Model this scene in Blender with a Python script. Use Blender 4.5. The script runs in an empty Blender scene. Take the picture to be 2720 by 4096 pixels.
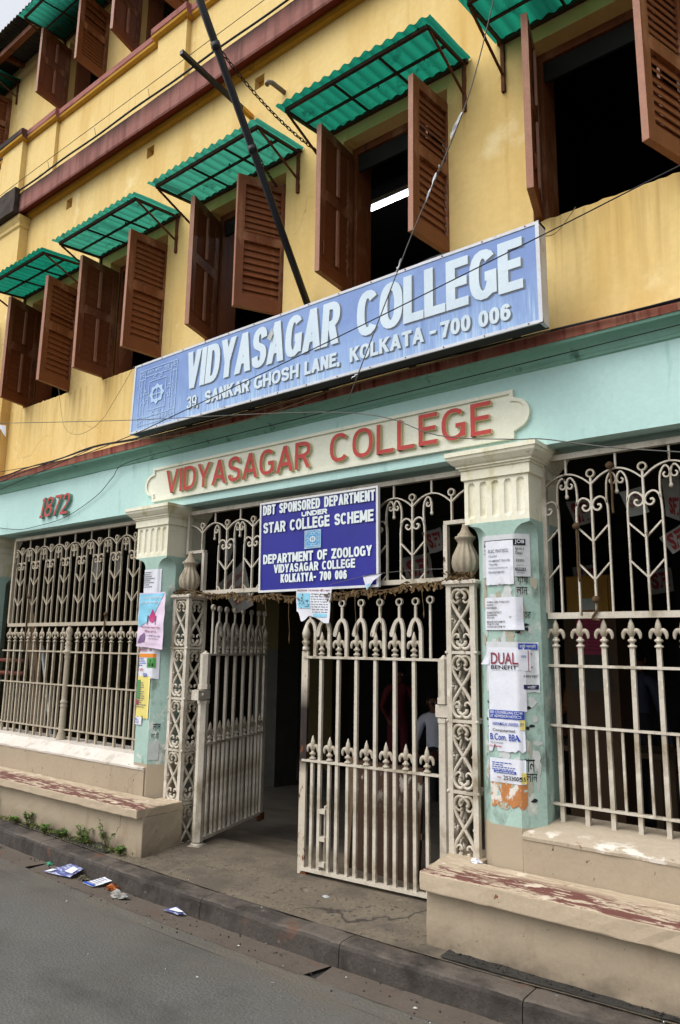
import bpy, bmesh, math, random
from math import sin, cos, pi, radians, sqrt
from mathutils import Vector, Matrix, noise
random.seed(7)
S = bpy.context.scene
COL = S.collection
# ---------------------------------------------------------------- camera, sky, sun, exposure
CAM = Vector((1.89061, -3.89127, 1.62))
YAW, PITCH, ROLL = radians(38.483), radians(10.499), radians(0.804)
fw = Vector((-sin(YAW)*cos(PITCH), cos(YAW)*cos(PITCH), sin(PITCH)))
rt = Vector((cos(YAW), sin(YAW), 0)); up = rt.cross(fw)
r2 = rt*cos(ROLL)+up*sin(ROLL); u2 = -rt*sin(ROLL)+up*cos(ROLL)
cam = bpy.data.objects.new('camera', bpy.data.cameras.new('camera')); COL.objects.link(cam)
M = Matrix((r2, u2, -fw)).transposed().to_4x4(); M.translation = CAM; cam.matrix_world = M
cam.data.sensor_fit = 'VERTICAL'; cam.data.sensor_height = 36; cam.data.sensor_width = 24
cam.data.lens = 2950.76/4096*36; cam.data.clip_end = 400; cam.data.clip_start = .05
S.camera = cam
W = bpy.data.worlds.new('World'); S.world = W; W.use_nodes = True
nt = W.node_tree; bg = nt.nodes['Background']
sky = nt.nodes.new('ShaderNodeTexSky'); sky.sky_type = 'NISHITA'; sky.sun_disc = False
SUN_EL, SUN_AZ = radians(54), radians(205)
sky.sun_elevation = SUN_EL; sky.sun_rotation = SUN_AZ; sky.dust_density = 4; sky.air_density = 1.2; sky.ozone_density = 1
hs = nt.nodes.new('ShaderNodeHueSaturation'); hs.inputs['Saturation'].default_value = .22
nt.links.new(sky.outputs[0], hs.inputs['Color']); nt.links.new(hs.outputs[0], bg.inputs[0]); bg.inputs[1].default_value = .15
sun = bpy.data.objects.new('sun', bpy.data.lights.new('sun', 'SUN')); COL.objects.link(sun)
sun.data.energy = 0.6; sun.data.angle = radians(60); sun.data.color = (1, .96, .9)
sd = Vector((sin(SUN_AZ)*cos(SUN_EL), cos(SUN_AZ)*cos(SUN_EL), sin(SUN_EL)))
sun.rotation_euler = (-sd).to_track_quat('-Z', 'Y').to_euler()
S.render.engine = 'CYCLES'; S.view_settings.view_transform = 'Standard'; S.view_settings.look = 'None'
S.view_settings.gamma = 1; S.view_settings.exposure = 0.70
S.render.resolution_x, S.render.resolution_y = 680, 1024

# ---------------------------------------------------------------- materials
def lin(h):
    if isinstance(h, str):
        c = [int(h[i:i+2], 16)/255 for i in (0, 2, 4)]
        return tuple(((x+.055)/1.055)**2.4 if x > .04045 else x/12.92 for x in c)
    return h
MATS = {}
def N(t, k, x=None):
    n = t.nodes.new(k)
    if x:
        for a, b in x.items():
            try: n.inputs[a].default_value = b
            except KeyError: setattr(n, a, b)
    return n
def mat(name, c, c2=None, rough=.75, sc=3.0, stretch=(1, 1, 1), spread=.5, fine=.12, fsc=60, bump=.15, bsc=40, spec=.3, metal=0, layers=(), emit=0, coord='Object', mid=.5, detail=6, cracks=None):
    """base colour c drifting to c2 over large noise, fine speckle, bump; layers = [(colour, scale, stretch, threshold, softness, z-range or None, rough)]"""
    if name in MATS: return MATS[name]
    m = bpy.data.materials.new(name); m.use_nodes = True; t = m.node_tree; L = t.links.new
    b = t.nodes['Principled BSDF']; c = lin(c); c2 = lin(c2) if c2 else tuple(x*.8 for x in c)
    tc = N(t, 'ShaderNodeTexCoord'); out = tc.outputs[coord]
    def nz(scale, st, det=detail, seed=0):
        mp = N(t, 'ShaderNodeMapping'); mp.inputs['Scale'].default_value = st; mp.inputs['Location'].default_value = (seed*3.1, seed*1.7, seed*.9)
        L(out, mp.inputs[0]); n = N(t, 'ShaderNodeTexNoise', {'Scale': scale, 'Detail': det, 'Roughness': .62}); L(mp.outputs[0], n.inputs['Vector']); return n.outputs[0]
    def ramp(src, lo, hi):
        r = N(t, 'ShaderNodeMapRange'); r.inputs[1].default_value = lo; r.inputs[2].default_value = hi; L(src, r.inputs[0]); return r.outputs[0]
    def mix(f, a, bb):
        x = N(t, 'ShaderNodeMix'); x.data_type = 'RGBA'
        if isinstance(f, (int, float)): x.inputs[0].default_value = f
        else: L(f, x.inputs[0])
        for i, v in ((6, a), (7, bb)):
            if isinstance(v, tuple): x.inputs[i].default_value = (*v, 1)
            else: L(v, x.inputs[i])
        return x.outputs[2]
    col = mix(ramp(nz(sc, stretch), mid-spread/2, mid+spread/2), c, c2)
    if fine:
        f = ramp(nz(fsc, (1, 1, 1), 3, 5), .3, .7)
        hsv = N(t, 'ShaderNodeHueSaturation'); mr = N(t, 'ShaderNodeMapRange'); mr.inputs[3].default_value = 1-fine; mr.inputs[4].default_value = 1+fine
        L(f, mr.inputs[0]); L(mr.outputs[0], hsv.inputs['Value']); L(col, hsv.inputs['Color']); col = hsv.outputs[0]
    for i, ly in enumerate(layers):
        lc, ls, lst, th, so, zr = ly[:6]
        f = ramp(nz(ls, lst, 8, i+2), th-so, th+so)
        if zr:   # ((axis, from, to), ...) limits with a soft edge
            for ax, a0, a1 in zr:
                sp = N(t, 'ShaderNodeSeparateXYZ')
                if ax == 'n': ge = N(t, 'ShaderNodeNewGeometry'); L(ge.outputs['True Normal'], sp.inputs[0]); ax = 2
                else: L(out, sp.inputs[0])
                mu = N(t, 'ShaderNodeMath'); mu.operation = 'MULTIPLY'; L(f, mu.inputs[0]); L(ramp(sp.outputs[ax], a0, a1), mu.inputs[1]); f = mu.outputs[0]
        col = mix(f, col, lin(lc))
    if cracks:
        cs, cw, cc, cth = cracks
        vn = N(t, 'ShaderNodeTexVoronoi'); vn.feature = 'DISTANCE_TO_EDGE'; vn.inputs['Scale'].default_value = cs
        nn = N(t, 'ShaderNodeTexNoise', {'Scale': cs*2.5, 'Detail': 6.0}); L(out, nn.inputs['Vector'])
        vm = N(t, 'ShaderNodeVectorMath'); vm.operation = 'MULTIPLY_ADD'; vm.inputs[1].default_value = (.5/cs,)*3; L(nn.outputs['Color'], vm.inputs[0]); L(out, vm.inputs[2]); L(vm.outputs[0], vn.inputs['Vector'])
        f = ramp(vn.outputs[0], cw, cw*.3); mu = N(t, 'ShaderNodeMath'); mu.operation = 'MULTIPLY'; L(f, mu.inputs[0]); L(ramp(nz(cs*.5, (1, 1, 1), 2, 12), cth, cth+.04), mu.inputs[1])
        col = mix(mu.outputs[0], col, lin(cc))
    L(col, b.inputs['Base Color'])
    b.inputs['Roughness'].default_value = rough; b.inputs['Specular IOR Level'].default_value = spec; b.inputs['Metallic'].default_value = metal
    if bump:
        bp_ = N(t, 'ShaderNodeBump'); bp_.inputs['Strength'].default_value = bump; bp_.inputs['Distance'].default_value = .01
        L(nz(bsc, (1, 1, 1), 5, 9), bp_.inputs['Height']); L(bp_.outputs[0], b.inputs['Normal'])
    if emit:
        b.inputs['Emission Color'].default_value = (*c, 1); b.inputs['Emission Strength'].default_value = emit
    MATS[name] = m; return m
def flat(name, c, rough=.6, **k): return mat(name, c, fine=k.pop('fine', .05), bump=k.pop('bump', .03), rough=rough, **k)

YEL = mat('yellow_limewash', 'e3cb8e', 'd9b870', sc=.8, stretch=(1.2, 1, .6), spread=.6, fine=.04, fsc=25, bump=.3, bsc=9, rough=.9, cracks=(1.0, .0045, 'b08f52', .60),
          layers=[('cfab63', 1.7, (1.6, 1, .35), .62, .14, None), ('c9a258', 3.5, (3, 1, .16), .66, .08, None), ('ecd9a6', 2.2, (1, 1, .8), .66, .06, None), ('8d7040', 26, (1, 1, 1), .77, .02, None), ('bc9c60', 5, (4, 1, .14), .58, .12, ((2, 3.55, 4.1), (2, 4.20, 4.17))), ('6b5c40', 6, (2, 1, .4), .63, .08, ((2, 7.08, 6.88), (2, 6.80, 6.86)))])
YELC = mat('yellow_cove_paint', 'cf9d3c', 'b98526', sc=2, fine=.06, bump=.2, bsc=14, rough=.9, layers=[('6b5223', 9, (1, 1, .6), .68, .06, None)])
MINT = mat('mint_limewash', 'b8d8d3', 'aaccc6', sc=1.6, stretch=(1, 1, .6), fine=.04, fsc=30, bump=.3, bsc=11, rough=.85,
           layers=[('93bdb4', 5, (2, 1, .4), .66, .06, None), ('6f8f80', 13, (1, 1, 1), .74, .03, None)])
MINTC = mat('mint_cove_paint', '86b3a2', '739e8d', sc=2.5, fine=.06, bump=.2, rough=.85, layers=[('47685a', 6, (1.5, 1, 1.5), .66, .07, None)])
CREAM = mat('cream_plaster', 'e3e0cd', 'd5d1b9', sc=3, fine=.05, bump=.3, bsc=18, rough=.85,
            layers=[('b8ad7c', 5, (1, 1, .5), .62, .08, None), ('5d5746', 11, (1, 1, 2.5), .70, .05, ((2, 2.55, 2.72),))])
PLAQ = mat('plaque_plaster', 'e3e3d2', 'd4d5c3', sc=3, fine=.05, bump=.25, bsc=18, rough=.85, layers=[('a9a78c', 6, (1.3, 1, .6), .68, .06, None)])
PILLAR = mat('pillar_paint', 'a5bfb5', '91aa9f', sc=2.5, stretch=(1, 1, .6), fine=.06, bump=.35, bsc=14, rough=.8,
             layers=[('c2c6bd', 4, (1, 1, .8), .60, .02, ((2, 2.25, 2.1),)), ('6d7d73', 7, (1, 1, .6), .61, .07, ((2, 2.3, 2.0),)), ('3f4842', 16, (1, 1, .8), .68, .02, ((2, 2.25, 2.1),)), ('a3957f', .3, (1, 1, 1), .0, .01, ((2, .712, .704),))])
BEIGE = mat('beige_plinth_paint', 'a3957f', '958773', sc=2.2, fine=.05, bump=.3, bsc=20, rough=.8,
            layers=[('8d7a66', 4, (1.5, 1, .5), .66, .08, None), ('5f5145', 22, (1, 1, .45), .73, .04, None), ('4f4439', 4, (1, 1, 1.2), .44, .14, ((2, .26, .10),)), ('3b332c', 30, (1, 1, .7), .68, .03, None)], cracks=(.9, .005, '6d5f50', .60))
SLAB = mat('worn_red_bench_top', 'b5a58e', 'a4937c', sc=2.2, fine=.05, bump=.35, bsc=25, rough=.75,
           layers=[('6b443d', 2.4, (.9, 2.0, 1), .44, .025, (('n', .75, .9), (1, -.17, -.25))), ('bbab95', 16, (.5, 2.0, 1), .545, .02, (('n', .7, .9),)), ('7a524a', 40, (.6, 1.2, 1), .60, .02, (('n', .7, .9), (1, -.2, -.3))), ('73483f', 20, (1, 1, 1), .70, .015, None), ('d0c2ae', 9, (1, 1, 3), .62, .03, (('n', .2, .75),))])
SILL = mat('whitewashed_sill', 'cfc9c2', 'bdb4a8', sc=3, fine=.05, bump=.3, bsc=25, rough=.8, layers=[('7c4a42', 17, (.8, 1, 1), .70, .02, None), ('a89f92', 6, (1, 1, 1), .62, .06, None)])
SILR = mat('dusty_beige_sill', 'b0a390', 'a0937f', sc=3, fine=.06, bump=.4, bsc=25, rough=.85, layers=[('d6cfc4', 9, (.6, 1, 1), .56, .03, ((1, .0, -.07),)), ('73443c', 20, (.6, 1, 1), .62, .02, ((1, -.07, -.09),))])
REDB = mat('worn_red_ledge', '8c4438', '9d6a56', sc=3, stretch=(2.5, 1, .35), spread=.35, fine=.1, bump=.3, bsc=20, rough=.85,
           layers=[('6a2f28', 4, (3, 1, .4), .58, .06, None), ('a88a72', 5, (3.5, 1, .3), .64, .05, None)])
CORN = mat('stained_pink_cornice', '85524a', '966a60', sc=2.5, stretch=(3, 1, .3), fine=.08, bump=.3, rough=.9,
           layers=[('6b453e', 4, (3, 1, .15), .58, .1, None), ('33241f', 1.6, (1.2, 1, .5), .42, .12, ((2, 6.70, 6.85),))])
CORD = mat('dark_red_soffit', '6a2318', '581b14', sc=3, fine=.08, bump=.2, rough=.85)
PINK = mat('pink_cap', 'a06860', '8f5850', sc=3, fine=.08, bump=.25, rough=.9, layers=[('5c3a36', 6, (1, 1, .6), .66, .07, None), ('2a2220', 1.1, (1, 1, 1), .35, .08, ((0, -5.9, -6.15),))])
BLACKW = mat('black_weathered_plaster', '2a2522', '4a3f38', sc=4, fine=.15, bump=.4, rough=.95)
BROWN = mat('brown_shutter_paint', '7c4627', '66381d', sc=4, stretch=(1, 1, .5), fine=.07, bump=.15, bsc=50, rough=.5, spec=.35, layers=[('3c2014', 9, (1, 1, .3), .64, .08, None), ('946a4e', 6, (1, 1, .35), .63, .07, None), ('a98a72', 30, (1, 1, .5), .74, .02, None)])
BROWNE = mat('worn_edge_and_lit_rod', 'a3755d', '865844', sc=12, stretch=(1, 1, .4), fine=.1, rough=.55)  # worn leaf edges; on the tilt rods this paler brown paints in caught light
IRON = mat('cream_gate_paint', 'c6beb0', 'b4ab9b', sc=5, fine=.07, bump=.3, bsc=45, rough=.48, spec=.35,
           layers=[('4e3a2b', 15, (1, 1, .5), .675, .02, None), ('857963', 6, (1, 1, .6), .60, .09, None), ('d0c8ba', 12, (1, 1, .6), .64, .04, None)])
IRON2 = mat('cream_grille_paint', 'b0a592', '9c917d', sc=6, fine=.06, bump=.12, bsc=60, rough=.45, spec=.35,
            layers=[('5b4a38', 16, (1, 1, .6), .70, .04, None), ('746855', 8, (1, 1, .6), .64, .07, None)])
IRONR = mat('chipped_rusty_stile_paint', 'c0b7a7', 'afa592', sc=6, fine=.06, bump=.2, rough=.45,
            layers=[('2b2320', 7, (1, 1, .35), .43, .015, ((2, 1.25, 1.05), (2, .62, .72))), ('6e3f22', 26, (1, 1, .5), .62, .03, None)])
BLACKM = mat('black_pipe_paint', '17171b', '24242a', sc=8, fine=.1, rough=.4, spec=.4)
DARKM = mat('dark_angle_iron', '32231b', '46301f', sc=10, fine=.12, rough=.7)
RUST = mat('rusty_bracket', '6e3f22', '4a2917', sc=14, fine=.15, rough=.85, bump=.3)
RUSTP = mat('rusty_red_pipe', '6f3a2b', '5a2d22', sc=6, fine=.1, rough=.7)
CHAIN = mat('brown_chain_iron', '3a2418', '24160f', sc=30, fine=.15, rough=.6, metal=.4)
ASPH = mat('grey_asphalt', '61605c', '565552', sc=1.3, fine=.24, fsc=62, bump=.8, bsc=70, rough=.85,
           layers=[('504e49', 2.0, (1, 1, 1), .60, .14, None), ('7d7b76', 95, (1, 1, 1), .68, .03, None), ('3d3c39', 80, (1, 1, 1), .67, .03, None), ('4a4845', .9, (1, 1.6, 1), .62, .06, None), ('605a51', 2.5, (.6, 2, 1), .50, .12, ((1, -1.25, -.85),))])
KERB = mat('dark_kerb_stone', '4a443f', '3c3733', sc=5, fine=.16, fsc=70, bump=.8, bsc=40, rough=.82,
           layers=[('2f2a26', 5, (1, 1, 1), .55, .09, None), ('5e564e', 3, (1, 1, 1), .50, .08, (('n', .5, .9),)), ('5d4436', 4, (1, 1, 1), .66, .05, None), ('6c6157', 14, (1, 1, 1), .70, .03, None)])
GUTT = mat('brown_gutter_stone', '61584f', '544b43', sc=3, fine=.12, fsc=90, bump=.45, bsc=50, rough=.85, layers=[('644333', 3, (1, 2, 1), .66, .06, None), ('463e38', 9, (1, 1, 1), .66, .05, None)])
PAVE = mat('dusty_cement_paving', '716759', '605749', sc=1.8, cracks=(.7, .009, '3d3832', .50), fine=.16, fsc=45, bump=.6, bsc=35, rough=.9,
           layers=[('3b3833', 30, (1, 1, 1), .60, .03, ((1, .25, -.1),)), ('4c463d', 1.7, (1, 1, 1), .60, .07, None), ('574f46', 3.5, (1, 1, 1), .58, .1, None), ('80766a', 7, (1, 1, 1), .7, .05, None)])
SOIL = mat('dark_gritty_soil', '3c3a36', '2b2925', sc=8, fine=.3, fsc=120, bump=.9, bsc=60, rough=.95)
FLOOR = mat('dim_hall_floor', '5d5850', '4c4740', sc=1.5, fine=.1, bump=.2, rough=.7, layers=[('3a3631', 4, (1, 1, 1), .6, .1, None)])
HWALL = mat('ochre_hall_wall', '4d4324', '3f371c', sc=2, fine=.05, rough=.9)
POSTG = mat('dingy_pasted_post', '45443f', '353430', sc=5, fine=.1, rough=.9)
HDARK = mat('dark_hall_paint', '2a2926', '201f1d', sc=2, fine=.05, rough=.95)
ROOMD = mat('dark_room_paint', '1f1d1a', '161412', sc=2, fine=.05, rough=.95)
WOODO = mat('old_brown_board', '4a3424', '38261a', sc=6, stretch=(3, 1, .4), fine=.12, rough=.8, layers=[('a39a8d', 5, (1.6, 1, .9), .565, .015, ((2, .55, .72),)), ('9a9186', 18, (1, 1, 1), .70, .015, None)])
PLANK = mat('weathered_plank', '6d5946', '57452f', sc=9, stretch=(4, 4, .4), fine=.1, rough=.85)
CEM = mat('old_sign_back', '1d1c1c', '141414', sc=5, fine=.05, rough=.6)
ALU = mat('aluminium_sign_edge', 'c9cdd4', 'b2b5ba', sc=7, fine=.05, rough=.35, spec=.5, layers=[('7d7a75', 10, (1, 1, .6), .68, .05, None)])
SIGNB = mat('faded_blue_sign_print', '5573b0', '7b97c6', sc=1.1, stretch=(1, 1, 1), spread=.5, fine=.03, fsc=30, bump=.04, rough=.42, spec=.35,
            layers=[('93b3da', 2.2, (2.5, 1, .6), .45, .2, ((2, 3.72, 3.38),)), ('b3cbe2', 9, (7, 1, .3), .56, .1, ((2, 3.60, 3.40),)), ('4269b0', 5, (6, 1, .2), .66, .06, ((2, 3.75, 3.5),)), ('86a3d2', .9, (1, 1, 1), .58, .1, None)])
SIGNW = flat('pale_sign_lettering', 'c8d6de', .3, c2='b6c8d6')
SIGNS = flat('grey_letter_shadow', '6a7482', .4)
EMBL = flat('pale_emblem_lines', 'a8c4e2', .35)
BANB = mat('blue_flex_banner', '26288e', '20227c', sc=3, fine=.03, bump=.05, bsc=4, rough=.42, spec=.3)
BANW = flat('white_banner_lettering', 'dde6e8', .3)
BANC = flat('cyan_emblem_ground', '4aa0d4', .3)
WHITE = flat('white_frame_paint', 'd9dadb', .45)
LETR = mat('red_letter_paint', 'bd4642', 'ab3e3b', sc=9, fine=.06, bump=.2, rough=.6, layers=[('c97a70', 22, (1, 1, 1), .70, .03, None)])
LETC = mat('letter_cream_side', 'd0cba0', 'bdb98f', sc=9, fine=.06, rough=.8)
LETG = mat('numeral_mint_side', '86a99a', '75988a', sc=9, fine=.06, rough=.8)
PAPER = mat('white_paper', 'd8d9e0', 'c9cbd5', sc=5, fine=.04, bump=.25, bsc=9, rough=.78, layers=[('aaaaa6', 5, (1, 1, .7), .63, .08, None), ('8f958f', 13, (1, 1, 1), .70, .02, None)])
PAPERG = mat('grey_old_paper', 'b9bcba', 'a4aaa5', sc=6, fine=.06, bump=.2, rough=.85, layers=[('87a99a', 7, (1, 1, .8), .60, .03, None)])
PAPERL = mat('light_grey_bill_paper', 'c6c8ca', 'b6b9bb', sc=6, fine=.05, bump=.2, rough=.85)
PAPERY = mat('yellow_handbill', 'dccf7c', 'cfc06a', sc=6, fine=.05, rough=.8)
INK = flat('black_print_ink', '1d1d20', .7)
INKG = flat('grey_print_ink', '6a6d78', .7)
INKB = flat('blue_print_ink', '2447a6', .6)
INKR = flat('red_print_ink', 'b22a36', .6)
INKM = flat('maroon_print_ink', '8d3a48', .6)
INKO = flat('orange_print_ink', 'e08a2e', .6)
INKV = flat('green_print_ink', '4f9a4a', .6)
POSTB = mat('sky_blue_poster_print', '6db8d6', '9ad0e4', sc=4, fine=.03, rough=.55)
POSTP = mat('lilac_poster_print', 'd9c9da', 'cbb4cc', sc=3, fine=.03, rough=.55)
POSTM = flat('magenta_poster_print', 'c03a78', .5)
POSTD = flat('dusky_purple_print', '7c5f86', .5)
LEAFD = mat('dried_garland_leaf', '7b6444', '4f3e28', sc=20, fine=.2, rough=.9)
LEAFG = mat('weed_leaf', '5d7a32', '44622a', sc=9, fine=.2, rough=.7)
STEM = mat('weed_stem', '5f5a37', '4a4a2c', sc=9, fine=.1, rough=.8)
ROPE = mat('brown_rope', '5b4731', '43331f', sc=40, fine=.2, rough=.95)
WIRE = flat('black_cable', '17171a', .6)
WIRET = flat('tan_cable', '7d6b4a', .6)
WIREG = flat('grey_thin_wire', '5c5a55', .5)
RAG = mat('white_rag', 'd5d6d8', 'c0c2c6', sc=12, fine=.05, rough=.9)
GREENP = None
def plastic():
    m = bpy.data.materials.new('green_corrugated_plastic'); m.use_nodes = True; t = m.node_tree; L = t.links.new
    for n in list(t.nodes): t.nodes.remove(n)
    o = N(t, 'ShaderNodeOutputMaterial'); tc = N(t, 'ShaderNodeTexCoord')
    n1 = N(t, 'ShaderNodeTexNoise', {'Scale': 7.0, 'Detail': 8.0, 'Roughness': .7}); L(tc.outputs['Object'], n1.inputs['Vector'])
    r = N(t, 'ShaderNodeMapRange'); r.inputs[1].default_value = .54; r.inputs[2].default_value = .70; L(n1.outputs[0], r.inputs[0])
    mp = N(t, 'ShaderNodeMapping'); mp.inputs['Scale'].default_value = (3.2, .15, 1); L(tc.outputs['Object'], mp.inputs[0])
    n2 = N(t, 'ShaderNodeTexNoise', {'Scale': 1.0, 'Detail': 1.0}); L(mp.outputs[0], n2.inputs['Vector'])
    r2_ = N(t, 'ShaderNodeMapRange'); r2_.inputs[1].default_value = .60; r2_.inputs[2].default_value = .64; L(n2.outputs[0], r2_.inputs[0])
    mx = N(t, 'ShaderNodeMath'); mx.operation = 'MAXIMUM'; L(r.outputs[0], mx.inputs[0])
    hv = N(t, 'ShaderNodeMath'); hv.operation = 'MULTIPLY'; hv.inputs[1].default_value = .75; L(r2_.outputs[0], hv.inputs[0]); L(hv.outputs[0], mx.inputs[1])
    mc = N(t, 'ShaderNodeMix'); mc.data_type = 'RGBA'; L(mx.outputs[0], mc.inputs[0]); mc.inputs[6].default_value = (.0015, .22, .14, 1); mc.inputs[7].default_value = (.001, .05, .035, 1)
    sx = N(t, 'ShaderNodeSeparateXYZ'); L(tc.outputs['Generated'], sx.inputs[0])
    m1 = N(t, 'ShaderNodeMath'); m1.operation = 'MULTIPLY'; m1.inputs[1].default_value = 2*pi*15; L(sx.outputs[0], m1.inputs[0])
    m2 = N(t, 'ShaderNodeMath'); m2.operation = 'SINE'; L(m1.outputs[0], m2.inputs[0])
    m3 = N(t, 'ShaderNodeMapRange'); m3.inputs[1].default_value = .1; m3.inputs[2].default_value = -1.; m3.inputs[3].default_value = .0; m3.inputs[4].default_value = .42; L(m2.outputs[0], m3.inputs[0])  # valleys darkened in the colour: painted corrugation shading along with settled dirt
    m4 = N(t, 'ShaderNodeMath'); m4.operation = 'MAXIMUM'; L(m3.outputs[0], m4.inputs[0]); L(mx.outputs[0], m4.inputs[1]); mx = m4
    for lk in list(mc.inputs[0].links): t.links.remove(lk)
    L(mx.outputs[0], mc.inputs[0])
    tr = N(t, 'ShaderNodeBsdfTranslucent'); df = N(t, 'ShaderNodeBsdfPrincipled'); df.inputs['Roughness'].default_value = .4
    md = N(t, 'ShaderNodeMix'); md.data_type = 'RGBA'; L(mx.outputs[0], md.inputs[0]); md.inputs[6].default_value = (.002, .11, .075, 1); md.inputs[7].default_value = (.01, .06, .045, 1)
    oi = N(t, 'ShaderNodeObjectInfo'); hv2 = N(t, 'ShaderNodeHueSaturation'); mr2 = N(t, 'ShaderNodeMapRange'); mr2.inputs[3].default_value = .78; mr2.inputs[4].default_value = 1.25; L(oi.outputs['Random'], mr2.inputs[0]); L(mr2.outputs[0], hv2.inputs['Value'])
    mr3 = N(t, 'ShaderNodeMapRange'); mr3.inputs[3].default_value = .97; mr3.inputs[4].default_value = .84; L(oi.outputs['Random'], mr3.inputs[0]); L(mr3.outputs[0], hv2.inputs['Saturation'])
    L(mc.outputs[2], hv2.inputs['Color']); L(hv2.outputs[0], tr.inputs[0]); L(md.outputs[2], df.inputs['Base Color'])
    ms = N(t, 'ShaderNodeMixShader'); ms.inputs[0].default_value = .28; L(tr.outputs[0], ms.inputs[1]); L(df.outputs[0], ms.inputs[2]); L(ms.outputs[0], o.inputs[0]); return m
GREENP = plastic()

# ---------------------------------------------------------------- mesh helpers
class MB:
    def __init__(s): s.v = []; s.f = []; s.m = []; s.mi = 0; s.sm = set()
    def face(s, idx, smooth=False):
        if smooth: s.sm.add(len(s.f))
        s.f.append(tuple(idx)); s.m.append(s.mi)
    def add(s, vs, fs, smooth=False):
        o = len(s.v); s.v += [tuple(v) for v in vs]
        for f in fs: s.face([i+o for i in f], smooth)
        return s
    def box(s, x0, x1, y0, y1, z0, z1):
        return s.add([(x0,y0,z0),(x1,y0,z0),(x1,y1,z0),(x0,y1,z0),(x0,y0,z1),(x1,y0,z1),(x1,y1,z1),(x0,y1,z1)],
                     [(0,3,2,1),(4,5,6,7),(0,1,5,4),(1,2,6,5),(2,3,7,6),(3,0,4,7)])
    def prism(s, poly, z0, z1):       # counter-clockwise xy outline
        n = len(poly)
        return s.add([(x,y,z0) for x,y in poly]+[(x,y,z1) for x,y in poly],
                     [tuple(range(n))[::-1], tuple(range(n, 2*n))]+[(i,(i+1)%n,(i+1)%n+n,i+n) for i in range(n)])
    def extrude_y(s, poly, y0, y1):   # xz outline, front at y0
        n = len(poly)
        return s.add([(x,y0,z) for x,z in poly]+[(x,y1,z) for x,z in poly],
                     [tuple(range(n)), tuple(range(n, 2*n))[::-1]]+[(i,i+n,(i+1)%n+n,(i+1)%n) for i in range(n)])
    def extrude_x(s, prof, x0, x1):   # yz profile (closed)
        n = len(prof)
        return s.add([(x0,y,z) for y,z in prof]+[(x1,y,z) for y,z in prof],
                     [tuple(range(n)), tuple(range(n, 2*n))[::-1]]+[(i,i+n,(i+1)%n+n,(i+1)%n) for i in range(n)])
    def loft(s, rings, cap=True, smooth=False, closed=True):
        n = len(rings[0]); o = len(s.v)
        for r in rings: s.v += [tuple(p) for p in r]
        for k in range(len(rings)-1):
            for i in range(n if closed else n-1):
                a = o+k*n+i; b = o+k*n+(i+1)%n; s.face((a, b, b+n, a+n), smooth)
        if cap: s.face([o+i for i in range(n)][::-1]); s.face([o+(len(rings)-1)*n+i for i in range(n)])
        return s
    def lathe(s, prof, c=(0,0,0), seg=14, flute=0, famp=0, smooth=True, sy=1):
        rings = []
        for r, z in prof:
            rings.append([(c[0]+r*(1-famp*(.5+.5*cos(flute*2*pi*i/seg)) if flute else r)*cos(2*pi*i/seg) if not flute else c[0]+r*(1-famp*(.5+.5*cos(flute*2*pi*i/seg)))*cos(2*pi*i/seg),
                           c[1]+sy*(r*(1-famp*(.5+.5*cos(flute*2*pi*i/seg))) if flute else r)*sin(2*pi*i/seg), c[2]+z) for i in range(seg)])
        if not flute:
            rings = [[(c[0]+r*cos(2*pi*i/seg), c[1]+sy*r*sin(2*pi*i/seg), c[2]+z) for i in range(seg)] for r, z in prof]
        return s.loft(rings, True, smooth)
    def tube(s, pts, r, seg=6, smooth=True, caps=True, flat=None):
        """round sweep; r float or list; flat=(normal, factor) squashes along a direction"""
        pts = [Vector(p) for p in pts]; n = len(pts); rings = []
        ref = None
        for i, p in enumerate(pts):
            d = (pts[min(i+1, n-1)]-pts[max(i-1, 0)])
            d = d.normalized() if d.length > 1e-9 else Vector((0,0,1))
            if ref is None: ref = Vector((0,1,0)) if abs(d.y) < .9 else Vector((1,0,0))
            a = (ref-d*ref.dot(d)).normalized(); b = d.cross(a); ref = a
            rr = r[i] if isinstance(r, (list, tuple)) else r
            ring = []
            for k in range(seg):
                o = a*cos(2*pi*k/seg)*rr+b*sin(2*pi*k/seg)*rr
                if flat: o -= flat[0]*o.dot(flat[0])*(1-flat[1])
                ring.append(p+o)
            rings.append(ring)
        return s.loft(rings, caps, smooth)
    def strip(s, pts, w, d, y, closed=False):
        """flat bar following a path in the xz plane: width w in plane (or list), depth d along y centred at y"""
        P = [Vector((p[0], p[1])) for p in pts]; n = len(P); rings = []
        for i, p in enumerate(P):
            if closed: t = P[(i+1) % n]-P[(i-1) % n]
            else: t = P[min(i+1, n-1)]-P[max(i-1, 0)]
            t = t.normalized() if t.length > 1e-9 else Vector((0,1)); nn = Vector((-t.y, t.x)); ww = (w[i] if isinstance(w, (list, tuple)) else w)/2
            a = p+nn*ww; b = p-nn*ww
            rings.append([(a.x,y-d/2,a.y),(b.x,y-d/2,b.y),(b.x,y+d/2,b.y),(a.x,y+d/2,a.y)])
        if closed: rings.append(rings[0])
        return s.loft(rings, not closed)
    def grid(s, fn, nu, nv, smooth=False):
        o = len(s.v)
        for j in range(nv+1):
            for i in range(nu+1): s.v.append(tuple(fn(i/nu, j/nv)))
        for j in range(nv):
            for i in range(nu):
                a = o+j*(nu+1)+i; s.face((a, a+1, a+nu+2, a+nu+1), smooth)
        return s
    def map(s, fn): s.v = [tuple(fn(*v)) for v in s.v]; return s
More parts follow.
